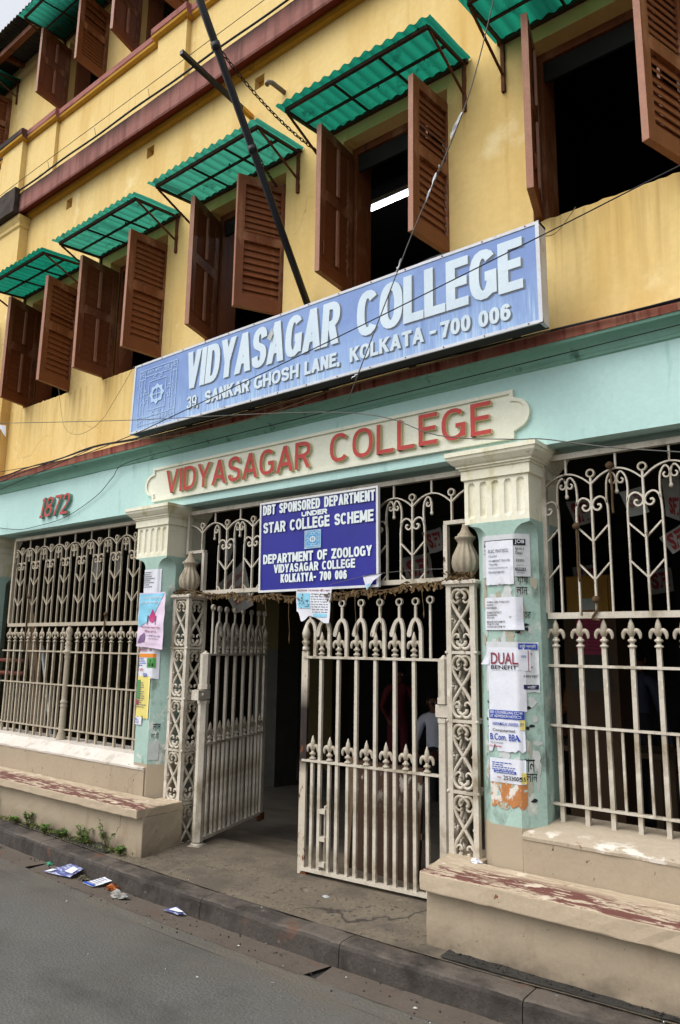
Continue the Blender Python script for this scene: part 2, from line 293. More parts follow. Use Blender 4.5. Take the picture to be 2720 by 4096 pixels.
    def mesh(s, name, mats):
        me = bpy.data.meshes.new(name); me.from_pydata(s.v, [], s.f); me.validate()
        for m in (mats if isinstance(mats, (list, tuple)) else [mats]): me.materials.append(m)
        if len(me.polygons) == len(s.f):
            me.polygons.foreach_set('material_index', s.m)
            if s.sm: me.polygons.foreach_set('use_smooth', [i in s.sm for i in range(len(s.f))])
        me.update(); return me
    def build(s, name, mats, parent=None, fix=True):
        """link as one object; when fix, the builder's coordinates were given in the frame where the whole scene lives"""
        bm = bmesh.new(); me0 = s.mesh(name, mats); bm.from_mesh(me0); bmesh.ops.recalc_face_normals(bm, faces=bm.faces[:]); bm.to_mesh(me0); bm.free()
        return link(name, me0, parent, fix)
def link(name, me, parent=None, fix=False):
    o = bpy.data.objects.new(name, me); COL.objects.link(o)
    if parent:
        o.parent = parent
        if fix and parent.type == 'EMPTY': o.location = -parent.location
    return o
def tag(o, label=None, cat=None, group=None, kind=None):
    if label: o['label'] = label
    if cat: o['category'] = cat
    if group: o['group'] = group
    if kind: o['kind'] = kind
    return o
def thing(name, label, cat, loc=(0,0,0), rz=0, group=None):
    o = bpy.data.objects.new(name, None); COL.objects.link(o); o.location = loc; o.rotation_euler = (0,0,rz); o.empty_display_size = .1
    return tag(o, label, cat, group)
def kids(o): return [c for c in bpy.data.objects if c.parent == o]
def rough(o, cut=.12, amp=.004, sc=6, bevel=0):
    """break up plaster edges: subdivide long edges and push vertices about with noise"""
    bm = bmesh.new(); bm.from_mesh(o.data)
    if bevel: bmesh.ops.bevel(bm, geom=[e for e in bm.edges if e.calc_face_angle(0) > .5], offset=bevel, segments=2, profile=.6, affect='EDGES')
    for _ in range(6):
        es = [e for e in bm.edges if e.calc_length() > cut]
        if not es or len(bm.verts) > 20000: break
        bmesh.ops.subdivide_edges(bm, edges=es, cuts=1, use_grid_fill=True)
    for v in bm.verts:
        v.co += Vector(noise.noise_vector(v.co*sc))*amp+Vector(noise.noise_vector(v.co*sc*5))*amp*.4
    bm.normal_update(); bm.to_mesh(o.data); bm.free(); return o
_txt = {}
def text2d(s, bold=0., shear=0.):
    """outline text as 2d triangles in a unit box of its own: returns verts, faces, width, height (cap box min at 0)"""
    k = (s, bold, shear)
    if k in _txt: return _txt[k]
    c = bpy.data.curves.new('t', 'FONT'); c.body = s; c.size = 1; c.offset = bold; c.shear = shear; c.resolution_u = 3; c.fill_mode = 'FRONT'
    o = bpy.data.objects.new('t', c); COL.objects.link(o)
    dg = bpy.context.evaluated_depsgraph_get(); me = bpy.data.meshes.new_from_object(o.evaluated_get(dg))
    v = [(p.co.x, p.co.y) for p in me.vertices]; f = [tuple(p.vertices) for p in me.polygons]
    bpy.data.objects.remove(o); bpy.data.curves.remove(c); bpy.data.meshes.remove(me)
    if not v: v, f = [(0,0),(.1,0),(.1,.1)], [(0,1,2)]
    x0 = min(p[0] for p in v); y0 = min(p[1] for p in v); w = max(p[0] for p in v)-x0; h = max(p[1] for p in v)-y0
    r = ([((x-x0)/w, (y-y0)/h) for x, y in v], f, w, h); _txt[k] = r; return r
def put_text(mb, s, x0, x1, z0, z1, fn, bold=0., shear=0., depth=0.):
    """text filling the box x0..x1, z0..z1, mapped by fn(x,z)->point; depth>0 gives raised sides (fn(x,z,off))"""
    v, f, w, h = text2d(s, bold, shear)
    P = [(x0+(x1-x0)*a, z0+(z1-z0)*b) for a, b in v]
    if not depth: mb.add([fn(x, z) for x, z in P], f); return mb
    n = len(P); ed = {}
    for q in f:
        for i in range(len(q)):
            e = (q[i], q[(i+1) % len(q)]); ed[e] = 1
    mb.add([fn(x, z, depth) for x, z in P]+[fn(x, z, 0) for x, z in P], [])
    o = len(mb.v)-2*n
    for q in f: mb.face([i+o for i in q])
    mi = mb.mi; mb.mi = mi+1
    for a, b in ed:
        if (b, a) not in ed: mb.face((a+o, a+o+n, b+o+n, b+o))
    mb.mi = mi; return mb
def smooth_path(pts, n=6):
    """Catmull-Rom through 2d/3d points"""
    P = [Vector(p) for p in pts]; out = []
    for i in range(len(P)-1):
        a, b, c, d = P[max(i-1, 0)], P[i], P[i+1], P[min(i+2, len(P)-1)]
        for k in range(n):
            t = k/n; out.append(.5*((2*b)+(-a+c)*t+(2*a-5*b+4*c-d)*t*t+(-a+3*b-3*c+d)*t**3))
    out.append(P[-1]); return out
def _el(cx, cz, rx, rz, a0, a1, n=16, p=2.4):
    out = []
    for i in range(n+1):
        a = radians(a0+(a1-a0)*i/n); c, s_ = cos(a), sin(a)
        out.append((cx+rx*math.copysign(abs(c)**(2/p), c), cz+rz*math.copysign(abs(s_)**(2/p), s_)))
    return out
def _sp(*p): return [(q.x, q.y) for q in smooth_path(p, 4)]
_bowl = lambda z0, z1: [(0, z1), (.35, z1)]+_el(.42, (z0+z1)/2, .58, (z1-z0)/2, 88, -88, 12)+[(.35, z0), (0, z0)]
GL_ = {
 'A': (.70, [('D',0,0,.5,1),('D',1,0,.5,1),('L',.27,.27,.73,.27)]), 'B': (.60, [('L',0,0,0,1),('P',_bowl(.52,1)),('P',_bowl(0,.52))]),
 'C': (.64, [('P',_el(.5,.5,.5,.5,42,318))]), 'D': (.62, [('L',0,0,0,1),('P',_bowl(0,1))]), 'E': (.50, [('L',0,0,0,1),('L',0,1,1,1),('L',0,.52,.88,.52),('L',0,0,1,0)]),
 'F': (.48, [('L',0,0,0,1),('L',0,1,1,1),('L',0,.52,.88,.52)]), 'G': (.66, [('P',_el(.5,.5,.5,.5,42,335)),('L',.97,.10,.97,.44),('L',.60,.44,.97,.44)]), 'H': (.60, [('L',0,0,0,1),('L',1,0,1,1),('L',0,.5,1,.5)]),
 'I': (0, [('L',.5,0,.5,1)]), 'K': (.64, [('L',0,0,0,1),('D',1,1,.02,.40),('D',1,0,.36,.60)]), 'L': (.48, [('L',0,0,0,1),('L',0,0,1,0)]), 'M': (.80, [('L',0,0,0,1),('L',1,0,1,1),('D',0,1,.5,.06),('D',1,1,.5,.06)]),
 'N': (.62, [('L',0,0,0,1),('L',1,0,1,1),('D',0,1,1,0)]), 'O': (.66, [('C',_el(.5,.5,.5,.5,0,360,24)[:-1])]), 'P': (.58, [('L',0,0,0,1),('P',_bowl(.46,1))]), 'R': (.60, [('L',0,0,0,1),('P',_bowl(.47,1)),('D',1,0,.55,.47)]),
 'S': (.58, [('P',_sp((.95,.76),(.82,.94),(.5,1),(.13,.93),(.03,.76),(.16,.59),(.5,.51),(.86,.42),(.98,.24),(.86,.06),(.5,0),(.14,.06),(.03,.25)))]), 'T': (.58, [('L',0,1,1,1),('L',.5,0,.5,1)]),
 'U': (.62, [('P',[(0,1.06),(0,.35)]+_el(.5,.34,.5,.34,180,360,12)+[(1,.35),(1,1.06)])]), 'V': (.68, [('D',0,1,.5,0),('D',1,1,.5,0)]), 'Y': (.66, [('D',0,1,.5,.40),('D',1,1,.5,.40),('L',.5,0,.5,.42)]), 'Z': (.58, [('L',0,1,1,1),('L',0,0,1,0),('D',0,0,1,1)]),
 '0': (.52, [('C',_el(.5,.5,.5,.5,0,360,20,2.2)[:-1])]), '1': (.14, [('L',.6,0,.6,1),('L',.0,.93,.5,.93),('L',.1,0,1.1,0)]), '2': (.55, [('P',_sp((.04,.74),(.16,.94),(.5,1),(.86,.92),(.95,.74),(.8,.5),(.35,.2),(.02,.0))),('L',.02,0,1,0)]),
 '3': (.52, [('P',_sp((.04,.80),(.2,.96),(.5,1),(.85,.92),(.92,.75),(.78,.58),(.42,.53))),('P',_sp((.42,.53),(.84,.47),(.98,.28),(.86,.07),(.5,0),(.16,.05),(.02,.22)))]),
 '6': (.52, [('C',_el(.5,.31,.5,.31,0,360,18,2.2)[:-1]),('P',_sp((.01,.30),(.03,.6),(.18,.88),(.5,1),(.8,.95),(.95,.80)))]), '7': (.52, [('L',0,1,1,1),('D',1,1,.30,0)]), '8': (.54, [('C',_el(.5,.25,.5,.25,0,360,16,2.2)[:-1]),('C',_el(.5,.77,.44,.23,0,360,16,2.2)[:-1])]),
 '9': (.52, [('C',_el(.5,.69,.5,.31,0,360,18,2.2)[:-1]),('P',_sp((.99,.70),(.97,.4),(.82,.12),(.5,0),(.2,.05),(.05,.20)))]), ',': (.0, [('D',.5,.05,-.3,-.22),('L',.5,0,.5,.04)]), '-': (.22, [('L',0,.42,1,.42)])}
def glyph(mb, ch, X0, Z0, w, h, t, fn, depth=0, lift=.00012):
    """one block letter drawn with strokes of thickness t; fn(x,z,off); depth gives raised sides in material slot mi+1"""
    th = t*.9
    X = lambda a: X0+t/2+a*w
    Zf = lambda a: Z0+th/2+a*(h-th)
    for k, it in enumerate(GL_[ch][1]):
        pairs = []; closed = False
        if it[0] == 'L':
            a, b = Vector((X(it[1]), Zf(it[2]))), Vector((X(it[3]), Zf(it[4]))); d = b-a
            if abs(d.x) > abs(d.y): e = t/2 if ch not in 'AGH' else 0; pairs = [((a.x-e, a.y+th/2), (a.x-e, a.y-th/2)), ((b.x+e, b.y+th/2), (b.x+e, b.y-th/2))]
            else: pairs = [((a.x-t/2, a.y-th/2), (a.x+t/2, a.y-th/2)), ((b.x-t/2, b.y+th/2), (b.x+t/2, b.y+th/2))]
        elif it[0] == 'D':
            ax, az, bx, bz = X(it[1]), Zf(it[2]), X(it[3]), Zf(it[4]); sg_ = 1 if bz > az else -1
            az2, bz2 = az-sg_*th/2, bz+sg_*(th/2 if it[4] in (0, 1) else 0); m = (bx-ax)/(bz2-az2); hw = t/2*min(1.5, sqrt(1+m*m)); pairs = [((ax-hw, az2), (ax+hw, az2)), ((bx-hw, bz2), (bx+hw, bz2))]
        else:
            P = [Vector((X(p[0]), Zf(p[1]))) for p in it[1]]; n = len(P); closed = it[0] == 'C'
            for i in range(n):
                q = P[(i+1) % n]-P[(i-1) % n] if closed else P[min(i+1, n-1)]-P[max(i-1, 0)]; q = q.normalized() if q.length > 1e-9 else Vector((1, 0)); nn = Vector((-q.y*t, q.x*th))/2; pairs.append((tuple(P[i]+nn), tuple(P[i]-nn)))
            if closed: pairs.append(pairs[0])
        o = depth+lift*k; n = len(pairs); b0 = len(mb.v)
        for l, r in pairs: mb.v += [tuple(fn(l[0], l[1], o)), tuple(fn(r[0], r[1], o))]
        for i in range(n-1): mb.face((b0+2*i, b0+2*i+1, b0+2*i+3, b0+2*i+2))
        if depth:
            c0 = len(mb.v)
            for l, r in pairs: mb.v += [tuple(fn(l[0], l[1], 0)), tuple(fn(r[0], r[1], 0))]
            mi = mb.mi; mb.mi = mi+1
            for i in range(n-1): mb.face((b0+2*i, b0+2*i+2, c0+2*i+2, c0+2*i)); mb.face((b0+2*i+1, c0+2*i+1, c0+2*i+3, b0+2*i+3))
            if not closed: mb.face((b0, c0, c0+1, b0+1)); mb.face((b0+2*n-2, b0+2*n-1, c0+2*n-1, c0+2*n-2))
            mb.mi = mi
def layout(word, x0, x1, h, t, gap):
    """left edge and centreline width for every letter so that the word fills x0..x1"""
    ws = [GL_[c][0] if c != ' ' else None for c in word]; nat = sum(w for w in ws if w is not None); sp = sum(1 for w in ws if w is None)
    fixed = sum(t for w in ws if w is not None)+gap*(len(word)-1-sp)+sp*t*2.1; k = (x1-x0-fixed)/max(nat, 1e-6); out = []; x = x0
    for c, w in zip(word, ws):
        if w is None: x += t*2.1; continue
        out.append((c, x, w*k)); x += w*k+t+gap
    return out
def block_text(mb, s, x0, x1, z0, z1, t, fn, gap=None, depth=0):
    for c, x, w in layout(s, x0, x1, z1-z0, t, t*.3 if gap is None else gap): glyph(mb, c, x, z0, w, z1-z0, t, fn, depth)
    return mb
def block_words(s_, x0, x1, z0, z1, t, fn, gap, name, m, parent):
    L_ = layout(s_, x0, x1, z1-z0, t, gap); k = 0
    for w_ in s_.split(' '):
        mb = MB()
        for c, x, w in L_[k:k+len(w_)]: glyph(mb, c, x, z0, w, z1-z0, t, fn)
        k += len(w_); mb.build(name, m, parent)
def wallholes(mb, x0, x1, z0, z1, yf, yb, holes):
    xs = sorted({x0, x1, *[h[0] for h in holes], *[h[1] for h in holes]}); zs = sorted({z0, z1, *[h[2] for h in holes], *[h[3] for h in holes]})
    for i in range(len(xs)-1):
        for j in range(len(zs)-1):
            cx, cz = (xs[i]+xs[i+1])/2, (zs[j]+zs[j+1])/2
            if any(h[0] < cx < h[1] and h[2] < cz < h[3] for h in holes): continue
            a, b, c, d = xs[i], xs[i+1], zs[j], zs[j+1]
            mb.add([(a,yf,c),(b,yf,c),(b,yf,d),(a,yf,d)], [(0,1,2,3)]); mb.add([(a,yb,c),(b,yb,c),(b,yb,d),(a,yb,d)], [(3,2,1,0)])
    for a, b, c, d in holes:
        mb.add([(a,yf,c),(b,yf,c),(b,yf,d),(a,yf,d),(a,yb,c),(b,yb,c),(b,yb,d),(a,yb,d)], [(0,4,5,1),(1,5,6,2),(2,6,7,3),(3,7,4,0)])
    mb.add([(x0,yf,z1),(x1,yf,z1),(x1,yb,z1),(x0,yb,z1),(x0,yf,z0),(x1,yf,z0),(x1,yb,z0),(x0,yb,z0)], [(0,1,2,3),(7,6,5,4),(0,3,7,4),(2,1,5,6)])
    return mb
def arc(cx, cz, r, a0, a1, n=8): return [(cx+r*cos(radians(a0+(a1-a0)*i/n)), cz+r*sin(radians(a0+(a1-a0)*i/n))) for i in range(n+1)]
def struct(name, mb, m, **k): return tag(mb.build(name, m), kind='structure', **k)

# ---------------------------------------------------------------- ground
def kerb_y(x): return -.615+.0092*(x+1.2)**2*(1 if x < -1.2 else 1.8)     # the kerb line bows slightly
def apron_y(x): return kerb_y(x)-.20
def floor_z(y):
    pts = [(-.75,.11),(-.45,.13),(-.1,.165),(.3,.165),(.6,.10),(1.2,.04),(2,.0),(4,-.08),(6,-.2),(9,-.25)]
    for (a, b), (c, d) in zip(pts, pts[1:]):
        if y <= c: return b+(d-b)*max(0, (y-a))/(c-a)
    return pts[-1][1]
g = MB(); g.grid(lambda u, v: (-60+90*u, -40+40*v, -.012), 2, 2); struct('ground', g, SOIL)
g = MB(); g.grid(lambda u, v: (-12+18*u, (-9+8.1*v) if v < .5 else (-9+8.1*v), .0+.004*noise.noise(Vector((u*25, v*16, 0)))), 90, 50)
g.grid(lambda u, v: (-12+18*u, -.9+(apron_y(-12+18*u)+.012+.012*noise.noise(Vector((u*130, 3, 0)))+.9)*v, .0005+.005*v+.003*noise.noise(Vector((u*90, v*2, 4)))), 300, 4); struct('road', g, ASPH)
pav = struct('pavement', MB().grid(lambda u, v: ((-12+17*u), (lambda y: y)(kerb_y(-12+17*u)+.13+( .9-kerb_y(-12+17*u)-.13)*v), floor_z(kerb_y(-12+17*u)+.13+(.9-kerb_y(-12+17*u)-.13)*v)+.005*noise.noise(Vector((u*40, v*9, 1)))), 120, 26), PAVE)
hallf = struct('hall_floor', MB().grid(lambda u, v: (-12+17*u, .9+8.1*v, floor_z(.9+8.1*v)+.0005), 8, 24), FLOOR)
kj = [-7.4, -6.45, -5.5, -4.62, -3.68, -2.75, -1.75, -.68, .32, 1.3, 2.3, 3.3]
for a, b in zip(kj, kj[1:]):
    mb = MB(); n = 40
    def ring(x, e):
        y = kerb_y(x); q = .007*noise.noise(Vector((x*7, 2, 0)))+.004*noise.noise(Vector((x*31, 2, 0))); zt = .120+.008*noise.noise(Vector((x*4, 7, 0)))+.003*noise.noise(Vector((x*23, 7, 0)))-.012*max(0, noise.noise(Vector((x*17, 4, 0)))-.25)
        return [(x, y+.02, -.05), (x, y-.012+q, 0), (x, y-.008+q*1.3, .05), (x, y-.005+q, zt-.022), (x, y+.003+q, zt-.007), (x, y+.016+q, zt), (x, y+.08, zt+.003+q*.5), (x, y+.14, zt+.003), (x, y+.145, -.05)]
    mb.loft([ring(a+.0025+(b-a-.005)*i/n, 0) for i in range(n+1)]); o = mb.build('kerb_stone', KERB); o.parent = pav
gj = [-7, -5.2, -3.5, -1.72, -.72, .5, 1.8, 3]
for a, b in zip(gj, gj[1:]):
    mb = MB(); n = 12; sk = random.uniform(-.05, .1)
    top = [[(a+.005+(b-a-.01)*i/n+(sk*(1-t) if i in (0, n) else 0), apron_y(a+(b-a)*i/n)*(1-t)+(kerb_y(a+(b-a)*i/n)-.008)*t+(.006*noise.noise(Vector((a*9+i, t, 0)))), .007-.004*t+.004*noise.noise(Vector((a*3+i*.6, t*2, 5)))) for i in range(n+1)] for t in (0, .33, .66, 1)]
    o0 = len(mb.v)
    for r in top: mb.v += r
    for j in range(3):
        for i in range(n): q = j*(n+1)+i; mb.face((q, q+1, q+n+2, q+n+1), True)
    o = mb.build('gutter_stone', GUTT); o.parent = pav
# soil strips along the two benches
def strip_soil(x0, x1, hi):
    n = int((x1-x0)*18)
    mb = MB().grid(lambda u, v: (x0+(x1-x0)*u, (kerb_y(x0+(x1-x0)*u)+.135)*(1-v)+(-.36)*v, floor_z(-.5)+.012+ (hi*v*(.6+.8*noise.noise(Vector((u*30, v*2, 8)))))+.012*noise.noise(Vector((u*90, v*7, 2)))), n, 7, True)
    return tag(mb.build('soil_strip', SOIL), kind='structure')
strip_soil(-7, -2.98, .03); strip_soil(-.17, 3.2, .008)
mb = MB()
for i in range(420):
    if i % 5 < 3: x = random.uniform(-5, -2.9) if random.random() < .6 else random.uniform(-.1, 1.2); y = random.uniform(kerb_y(x)+.14, -.38)
    else: x = random.uniform(-4.5, 1); y = random.uniform(apron_y(x)-.05, kerb_y(x)-.01)
    z = .006 if y < kerb_y(x) else floor_z(-.5)+.02; r = random.uniform(.002, .007)
    mb.lathe([(r*.6, -r*.3), (r, r*.2), (r*.4, r*.8)], (x, y, z), 5, smooth=False)
tag(mb.build('road_grit', SOIL), 'fine dark grit scattered along kerb and gutter', 'grit', kind='stuff')

# ---------------------------------------------------------------- the college building
B = thing('college_building', 'yellow and mint three storey college building with green window awnings', 'building')
WX = [(-4.85+1.5*i-.91, -4.85+1.5*i) for i in range(-1, 7)]          # window bays, first floor
ZS, ZT = 4.185, 5.44
YW = .05
VX = (-5.22, -3.775, -2.262, -.76, .74)
holes = [(a, b, ZS, ZT) for a, b in WX]+[(x, x+.115, 6.40, 6.52) for x in VX]
wall = wallholes(MB(), -9.6, 5.2, 3.40, 6.62, YW, YW+.3, holes).build('first_floor_wall', YEL, B)
for i, (a, b) in enumerate(WX):                          # broken plaster lip along each sill
    mb = MB(); n = 26
    pts = [(a+.004+(b-a-.008)*k/n, ZS+.004+max(-.006, .014*noise.noise(Vector((a*7+k*.9, 3, 0))))) for k in range(n+1)]
    mb.extrude_y([(a+.004, ZS-.02)]+[(b-.004, ZS-.02)]+pts[::-1], YW+.002, YW+.28); mb.build('window_sill', YEL, B)
    # small square vent above and between the windows
for x in VX:
    mb = MB(); mb.box(x+.001, x+.114, YW+.06, YW+.09, 6.401, 6.519); vt = mb.build('vent_grate', YELC, B)
    mb = MB()
    for k in range(6): mb.box(x+.03+.022*(k % 3), x+.043+.022*(k % 3), YW+.057, YW+.0599, 6.42+.03*(k//3), 6.436+.03*(k//3))
    tag(mb.build('vent_holes', INK, vt), kind='stuff')
# frieze beam, cove, red ledge
fb = MB(); fb.box(-9.6, 5.2, 0, .35, 2.774, 3.24); rough(fb.build('frieze_beam', MINT, B), .25, .003, 4)
cv = [(0.001, 3.225), (-.012, 3.232), (-.016, 3.246)]+[(-.02-.085*(1-cos(radians(a))), 3.25+.06*sin(radians(a))) for a in range(0, 91, 15)]+[(-.112, 3.325), (.35, 3.325)]
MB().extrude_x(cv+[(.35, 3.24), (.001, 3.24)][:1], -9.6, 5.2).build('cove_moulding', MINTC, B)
mb = MB(); n = 150; rings = []
for i in range(n+1):
    x = -9.6+14.8*i/n; q = .006*noise.noise(Vector((x*5, 1, 0))); q2 = .012*noise.noise(Vector((x*2.3, 4, 0)))
    rings.append([(x,-.118+q*.5,3.3255),(x,-.122+q,3.385+q),(x,-.10+q,3.398+q2*.4),(x,.06,3.43),(x,.06,3.3255)])
mb.loft(rings); mb.build('red_ledge', REDB, B)
# plaque with raised letters
def plaque_outline(e=0):
    x0, x1, z0, z1 = -3.24-e, .085+e, 2.856-e, 3.118+e; zm = (z0+z1)/2
    P = [(x0, z0), (x1, z0), (x1, z0+.045)]
    P += [(x1+.012+(.088)*cos(radians(a)), zm+(.082+e*.6)*sin(radians(a))) for a in range(-80, 81, 16)]
    P += [(x1, z1-.045), (x1, z1), (x0, z1), (x0, z1-.045)]
    P += [(x0-.012-.088*cos(radians(a)), zm+(.082+e*.6)*sin(radians(a))) for a in range(80, -81, -16)]+[(x0, z0+.045)]
    return P
pq = MB(); pq.extrude_y(plaque_outline(), -.012, .01); pq = pq.build('name_plaque', PLAQ, B)
mb = MB(); o1 = plaque_outline(.018); o2 = plaque_outline(-.004); n = len(o1)
mb.add([(x,-.026,z) for x, z in o1]+[(x,-.026,z) for x, z in o2]+[(x,.005,z) for x, z in o1]+[(x,-.008,z) for x, z in o2],
       [(i,(i+1)%n,(i+1)%n+n,i+n) for i in range(n)]+[(i,i+2*n,(i+1)%n+2*n,(i+1)%n) for i in range(n)]+[(i+n,(i+1)%n+n,(i+1)%n+3*n,i+3*n) for i in range(n)])
mb.build('plaque_rim', PLAQ, pq)
def raised_word(word, x0, x1, z0, z1, y, parent, mats, depth, t, name, gap, shear=0):
    for c, x, w in layout(word, x0, x1, z1-z0, t, gap):
        mb = MB(); dz = random.uniform(-.003, .003)
        glyph(mb, c, x, z0+dz, w, z1-z0, t, lambda X, Z, o: (X+shear*(Z-z0), y-o, Z), depth, .0004); link(name, mb.mesh(name, mats), parent)
raised_word('VIDYASAGAR', -3.06, -1.452, 2.886, 3.084, -.012, pq, [LETR, LETC], .026, .0300, 'letter', .020)
raised_word('COLLEGE', -1.272, -.035, 2.888, 3.092, -.012, pq, [LETR, LETC], .026, .0300, 'letter', .032)
raised_word('1872', -5.055, -4.56, 2.874, 3.076, 0, B, [LETR, LETG], .035, .0255, 'numeral', .026, .25)
# cornice between first and second floor
MB().extrude_x([(.052, 6.585), (.012, 6.60), (-.002, 6.625), (-.002, 6.645), (.052, 6.645)], -9.6, 5.2).build('cornice_cove', YELC, B)
mb = MB(); mb.add([(-9.6,.0,6.6455),(5.2,.0,6.6455),(5.2,-.095,6.603),(-9.6,-.095,6.603)], [(0,1,2,3)]); mb.box(-9.6, 5.2, -.09, .06, 6.655, 6.66); mb.build('cornice_soffit', CORD, B)
mb = MB(); n = 120; rings = []
for i in range(n+1):
    x = -9.6+14.8*i/n; q = .005*noise.noise(Vector((x*4, 9, 0)))
    rings.append([(x,-.096,6.602+q*.4),(x,-.104+q,6.62),(x,-.104+q,6.845),(x,-.085+q,6.862+q),(x,.06,6.87),(x,.06,6.67),(x,-.09,6.661)])
mb.loft(rings); mb.build('cornice', CORN, B)
mb = MB(); mb.box(-6.72, -6.0, -.17, -.108, 6.59, 6.90); rough(mb.build('cornice_block', BLACKW, B), .06, .008, 9)
mb = MB(); mb.box(-6.62, -6.03, -.055, YW-.002, 3.44, 6.46); mb.loft([[(-6.62-e, -.055-e, z), (-6.03+e, -.055-e, z), (-6.03+e, YW-.003, z), (-6.62-e, YW-.003, z)] for e, z in ((.0, 6.44), (.02, 6.46), (.02, 6.5), (.045, 6.54), (.045, 6.583))]); mb.build('pilaster', YEL, B)
# parapet and pilasters, second floor
MB().box(-9.6, 5.2, .02, .14, 6.872, 7.66).build('parapet_wall', YEL, B)
MB().box(-6.75, -5.47, -.02, .019, 6.873, 7.655).build('pilaster', YEL, B)
for x0, x1, y in ((-6.58, -6.11, -.085), (-3.59, -3.15, -.035), (-.44, 0, -.035)): MB().box(x0, x1, y, .019 if x0 > -6 else -.021, 6.874, 7.65).build('pilaster', YEL, B)
def cap_seg(x0, x1, y, e0=.0):
    mb = MB(); n = max(3, int((x1-x0)/.12))
    rings = []
    for i in range(n+1):
        x = x0+(x1-x0)*i/n; q = .006*noise.noise(Vector((x*5, y*9, 3)))
        rings.append([(x, y+.035, 7.605), (x, y+.012, 7.62), (x, y+.006, 7.645), (x, y-.002+q, 7.652), (x, y-.002+q, 7.715+q), (x, y+.02, 7.728+q), (x, .2, 7.735), (x, .2, 7.605)])
    mb.loft(rings); 
    for k in range(len(mb.f)): pass
    # lower moulding is yellow, the top band pink
    fm = []
    for f in mb.f: fm.append(1 if sum(mb.v[i][2] for i in f)/len(f) < 7.647 and len(f) == 4 and max(mb.v[i][2] for i in f) < 7.66 else 0)
    mb.m = fm; mb.build('parapet_cap', [PINK, YELC], B)
for a, b, y in ((-9.6, -6.64, -.035), (-6.64, -6.05, -.14), (-6.05, -5.42, -.075), (-5.42, -3.64, -.035), (-3.64, -3.10, -.092), (-3.10, -.49, -.035), (-.49, .05, -.092), (.05, 5.2, -.035)): cap_seg(a, b, y)
# second floor wall, set back
UX = [(-8.47, -7.57)]+[(-6.12+1.5*i, -5.22+1.5*i) for i in range(7)]; YU = .40; UZ0, UZ1 = 8.30, 9.34
wallholes(MB(), -9.6, 5.2, 7.3, 9.66, YU, YU+.25, [(a, b, UZ0, UZ1) for a, b in UX]).build('second_floor_wall', YEL, B)
# window frames (brown timber lining set inside each opening)
def frame(a, b, z0, z1, yf):
    mb = MB()
    for x0, x1, c, d in ((a+.001, a+.05, z0+.002, z1-.002), (b-.05, b-.001, z0+.002, z1-.002), (a+.051, b-.051, z1-.06, z1-.002)): mb.box(x0, x1, yf+.115, yf+.298 if x1-x0 < .1 else yf+.16, c, d)
    mb.build('window_frame', BROWN, B)
    MB().box(a+.052, b-.052, yf+.135, yf+.155, z1-.20, z1-.061).build('window_head_panel', HDARK, B)
for a, b in WX: frame(a, b, ZS, ZT, YW)
for a, b in UX[:4]: frame(a, b, UZ0, UZ1, YU)
# louvred shutters
SW, ST = .425, .040
def shutter_mesh(H):
    mb = MB(); st = .062; z1, z2, z3 = .105, H*.50, H*.50+.085
    for x0, x1, a, b in ((0, st, 0, H), (SW-st, SW, 0, H), (st, SW-st, 0, z1), (st, SW-st, z2, z3), (st, SW-st, H-.075, H)): mb.box(x0, x1, -ST/2, ST/2, a, b)
    mb.mi = 1; mb.box(SW+.0005, SW+.004, -ST/2, ST/2, .0, H)
    me = mb.mesh('shutter', [BROWN, BROWNE]); slots = [(z1, z2), (z3, H-.075)]; return me, slots
def louvre_mesh():
    mb = MB(); w = SW-.124; a = radians(74); h = .0385
    c, s_ = cos(a)*h, sin(a)*h
    t = .004
    mb.add([(.0,-c,-s_),(w,-c,-s_),(w,c,s_),(0,c,s_),(0,-c+t,-s_-t),(w,-c+t,-s_-t),(w,c+t,s_-t),(0,c+t,s_-t)], [(0,1,2,3),(7,6,5,4),(0,4,5,1),(2,6,7,3),(1,5,6,2),(3,7,4,0)])
    return mb.mesh('louvre', BROWN)
LV = louvre_mesh(); ROD = {}
def rod_mesh(L_):
    k = round(L_, 3)
    if k not in ROD: ROD[k] = MB().box(-.013, .013, -.008, .008, 0, L_).mesh('tilt_rod', BROWNE)  # light on the rod is put into its paler colour
    return ROD[k]
SHM = {}
def shutter(xh, yh, z0, H, ang, side, gaps=()):
    """hinged at xh; ang = plan direction of the leaf in degrees; side = -1 left leaf, 1 right leaf (which face is outside)"""
    if H not in SHM: SHM[H] = shutter_mesh(H)
    me, slots = SHM[H]; o = link('shutter', me, B); o.location = (xh, yh, z0); o.rotation_euler = (0, radians(random.uniform(-.4, .4)), radians(ang))
    for a, b in slots:
        n = 8; st = (b-a)/n
        for k in range(n):
            l = link('louvre', LV, o); l.location = (.062, 0, a+st*(k+.5)); tilt = 0
            if (round(a, 2), k) in gaps or random.random() < .05: tilt = random.uniform(.12, .5)
            l.rotation_euler = ((0 if side > 0 else 0)+tilt*1+(pi if side < 0 else 0)*0, 0, 0)
            if side > 0: l.scale = (1, -1, 1)
        r = link('tilt_rod', rod_mesh(b-a-.03), o); r.location = (SW/2, -.026*side, a+.015)
    mb = MB(); mb.tube([(SW-.03, -.02*side, .12), (SW-.03, -.034*side, .14), (SW-.03, -.034*side, .22), (SW-.03, -.02*side, .24)], .004, 5)
    link('handle', mb.mesh('handle', RUST), o)
angs = {0: (-72, -80), 1: (-75, -81), 2: (-88, -97), 3: (-72, -117), 4: (-85, -96), 5: (-75, -108), 6: (-76, -95), 7: (-76, -95)}
for i, (a, b) in enumerate(WX):
    if i > 6: continue
    l, r = angs[i]
    shutter(a+.012, YW+.088, ZS+.025, 1.15, l, -1); shutter(b-.012, YW+.045, ZS+.012, 1.12, r, 1, {(.65, 2), (.65, 3)} if i == 4 else ())
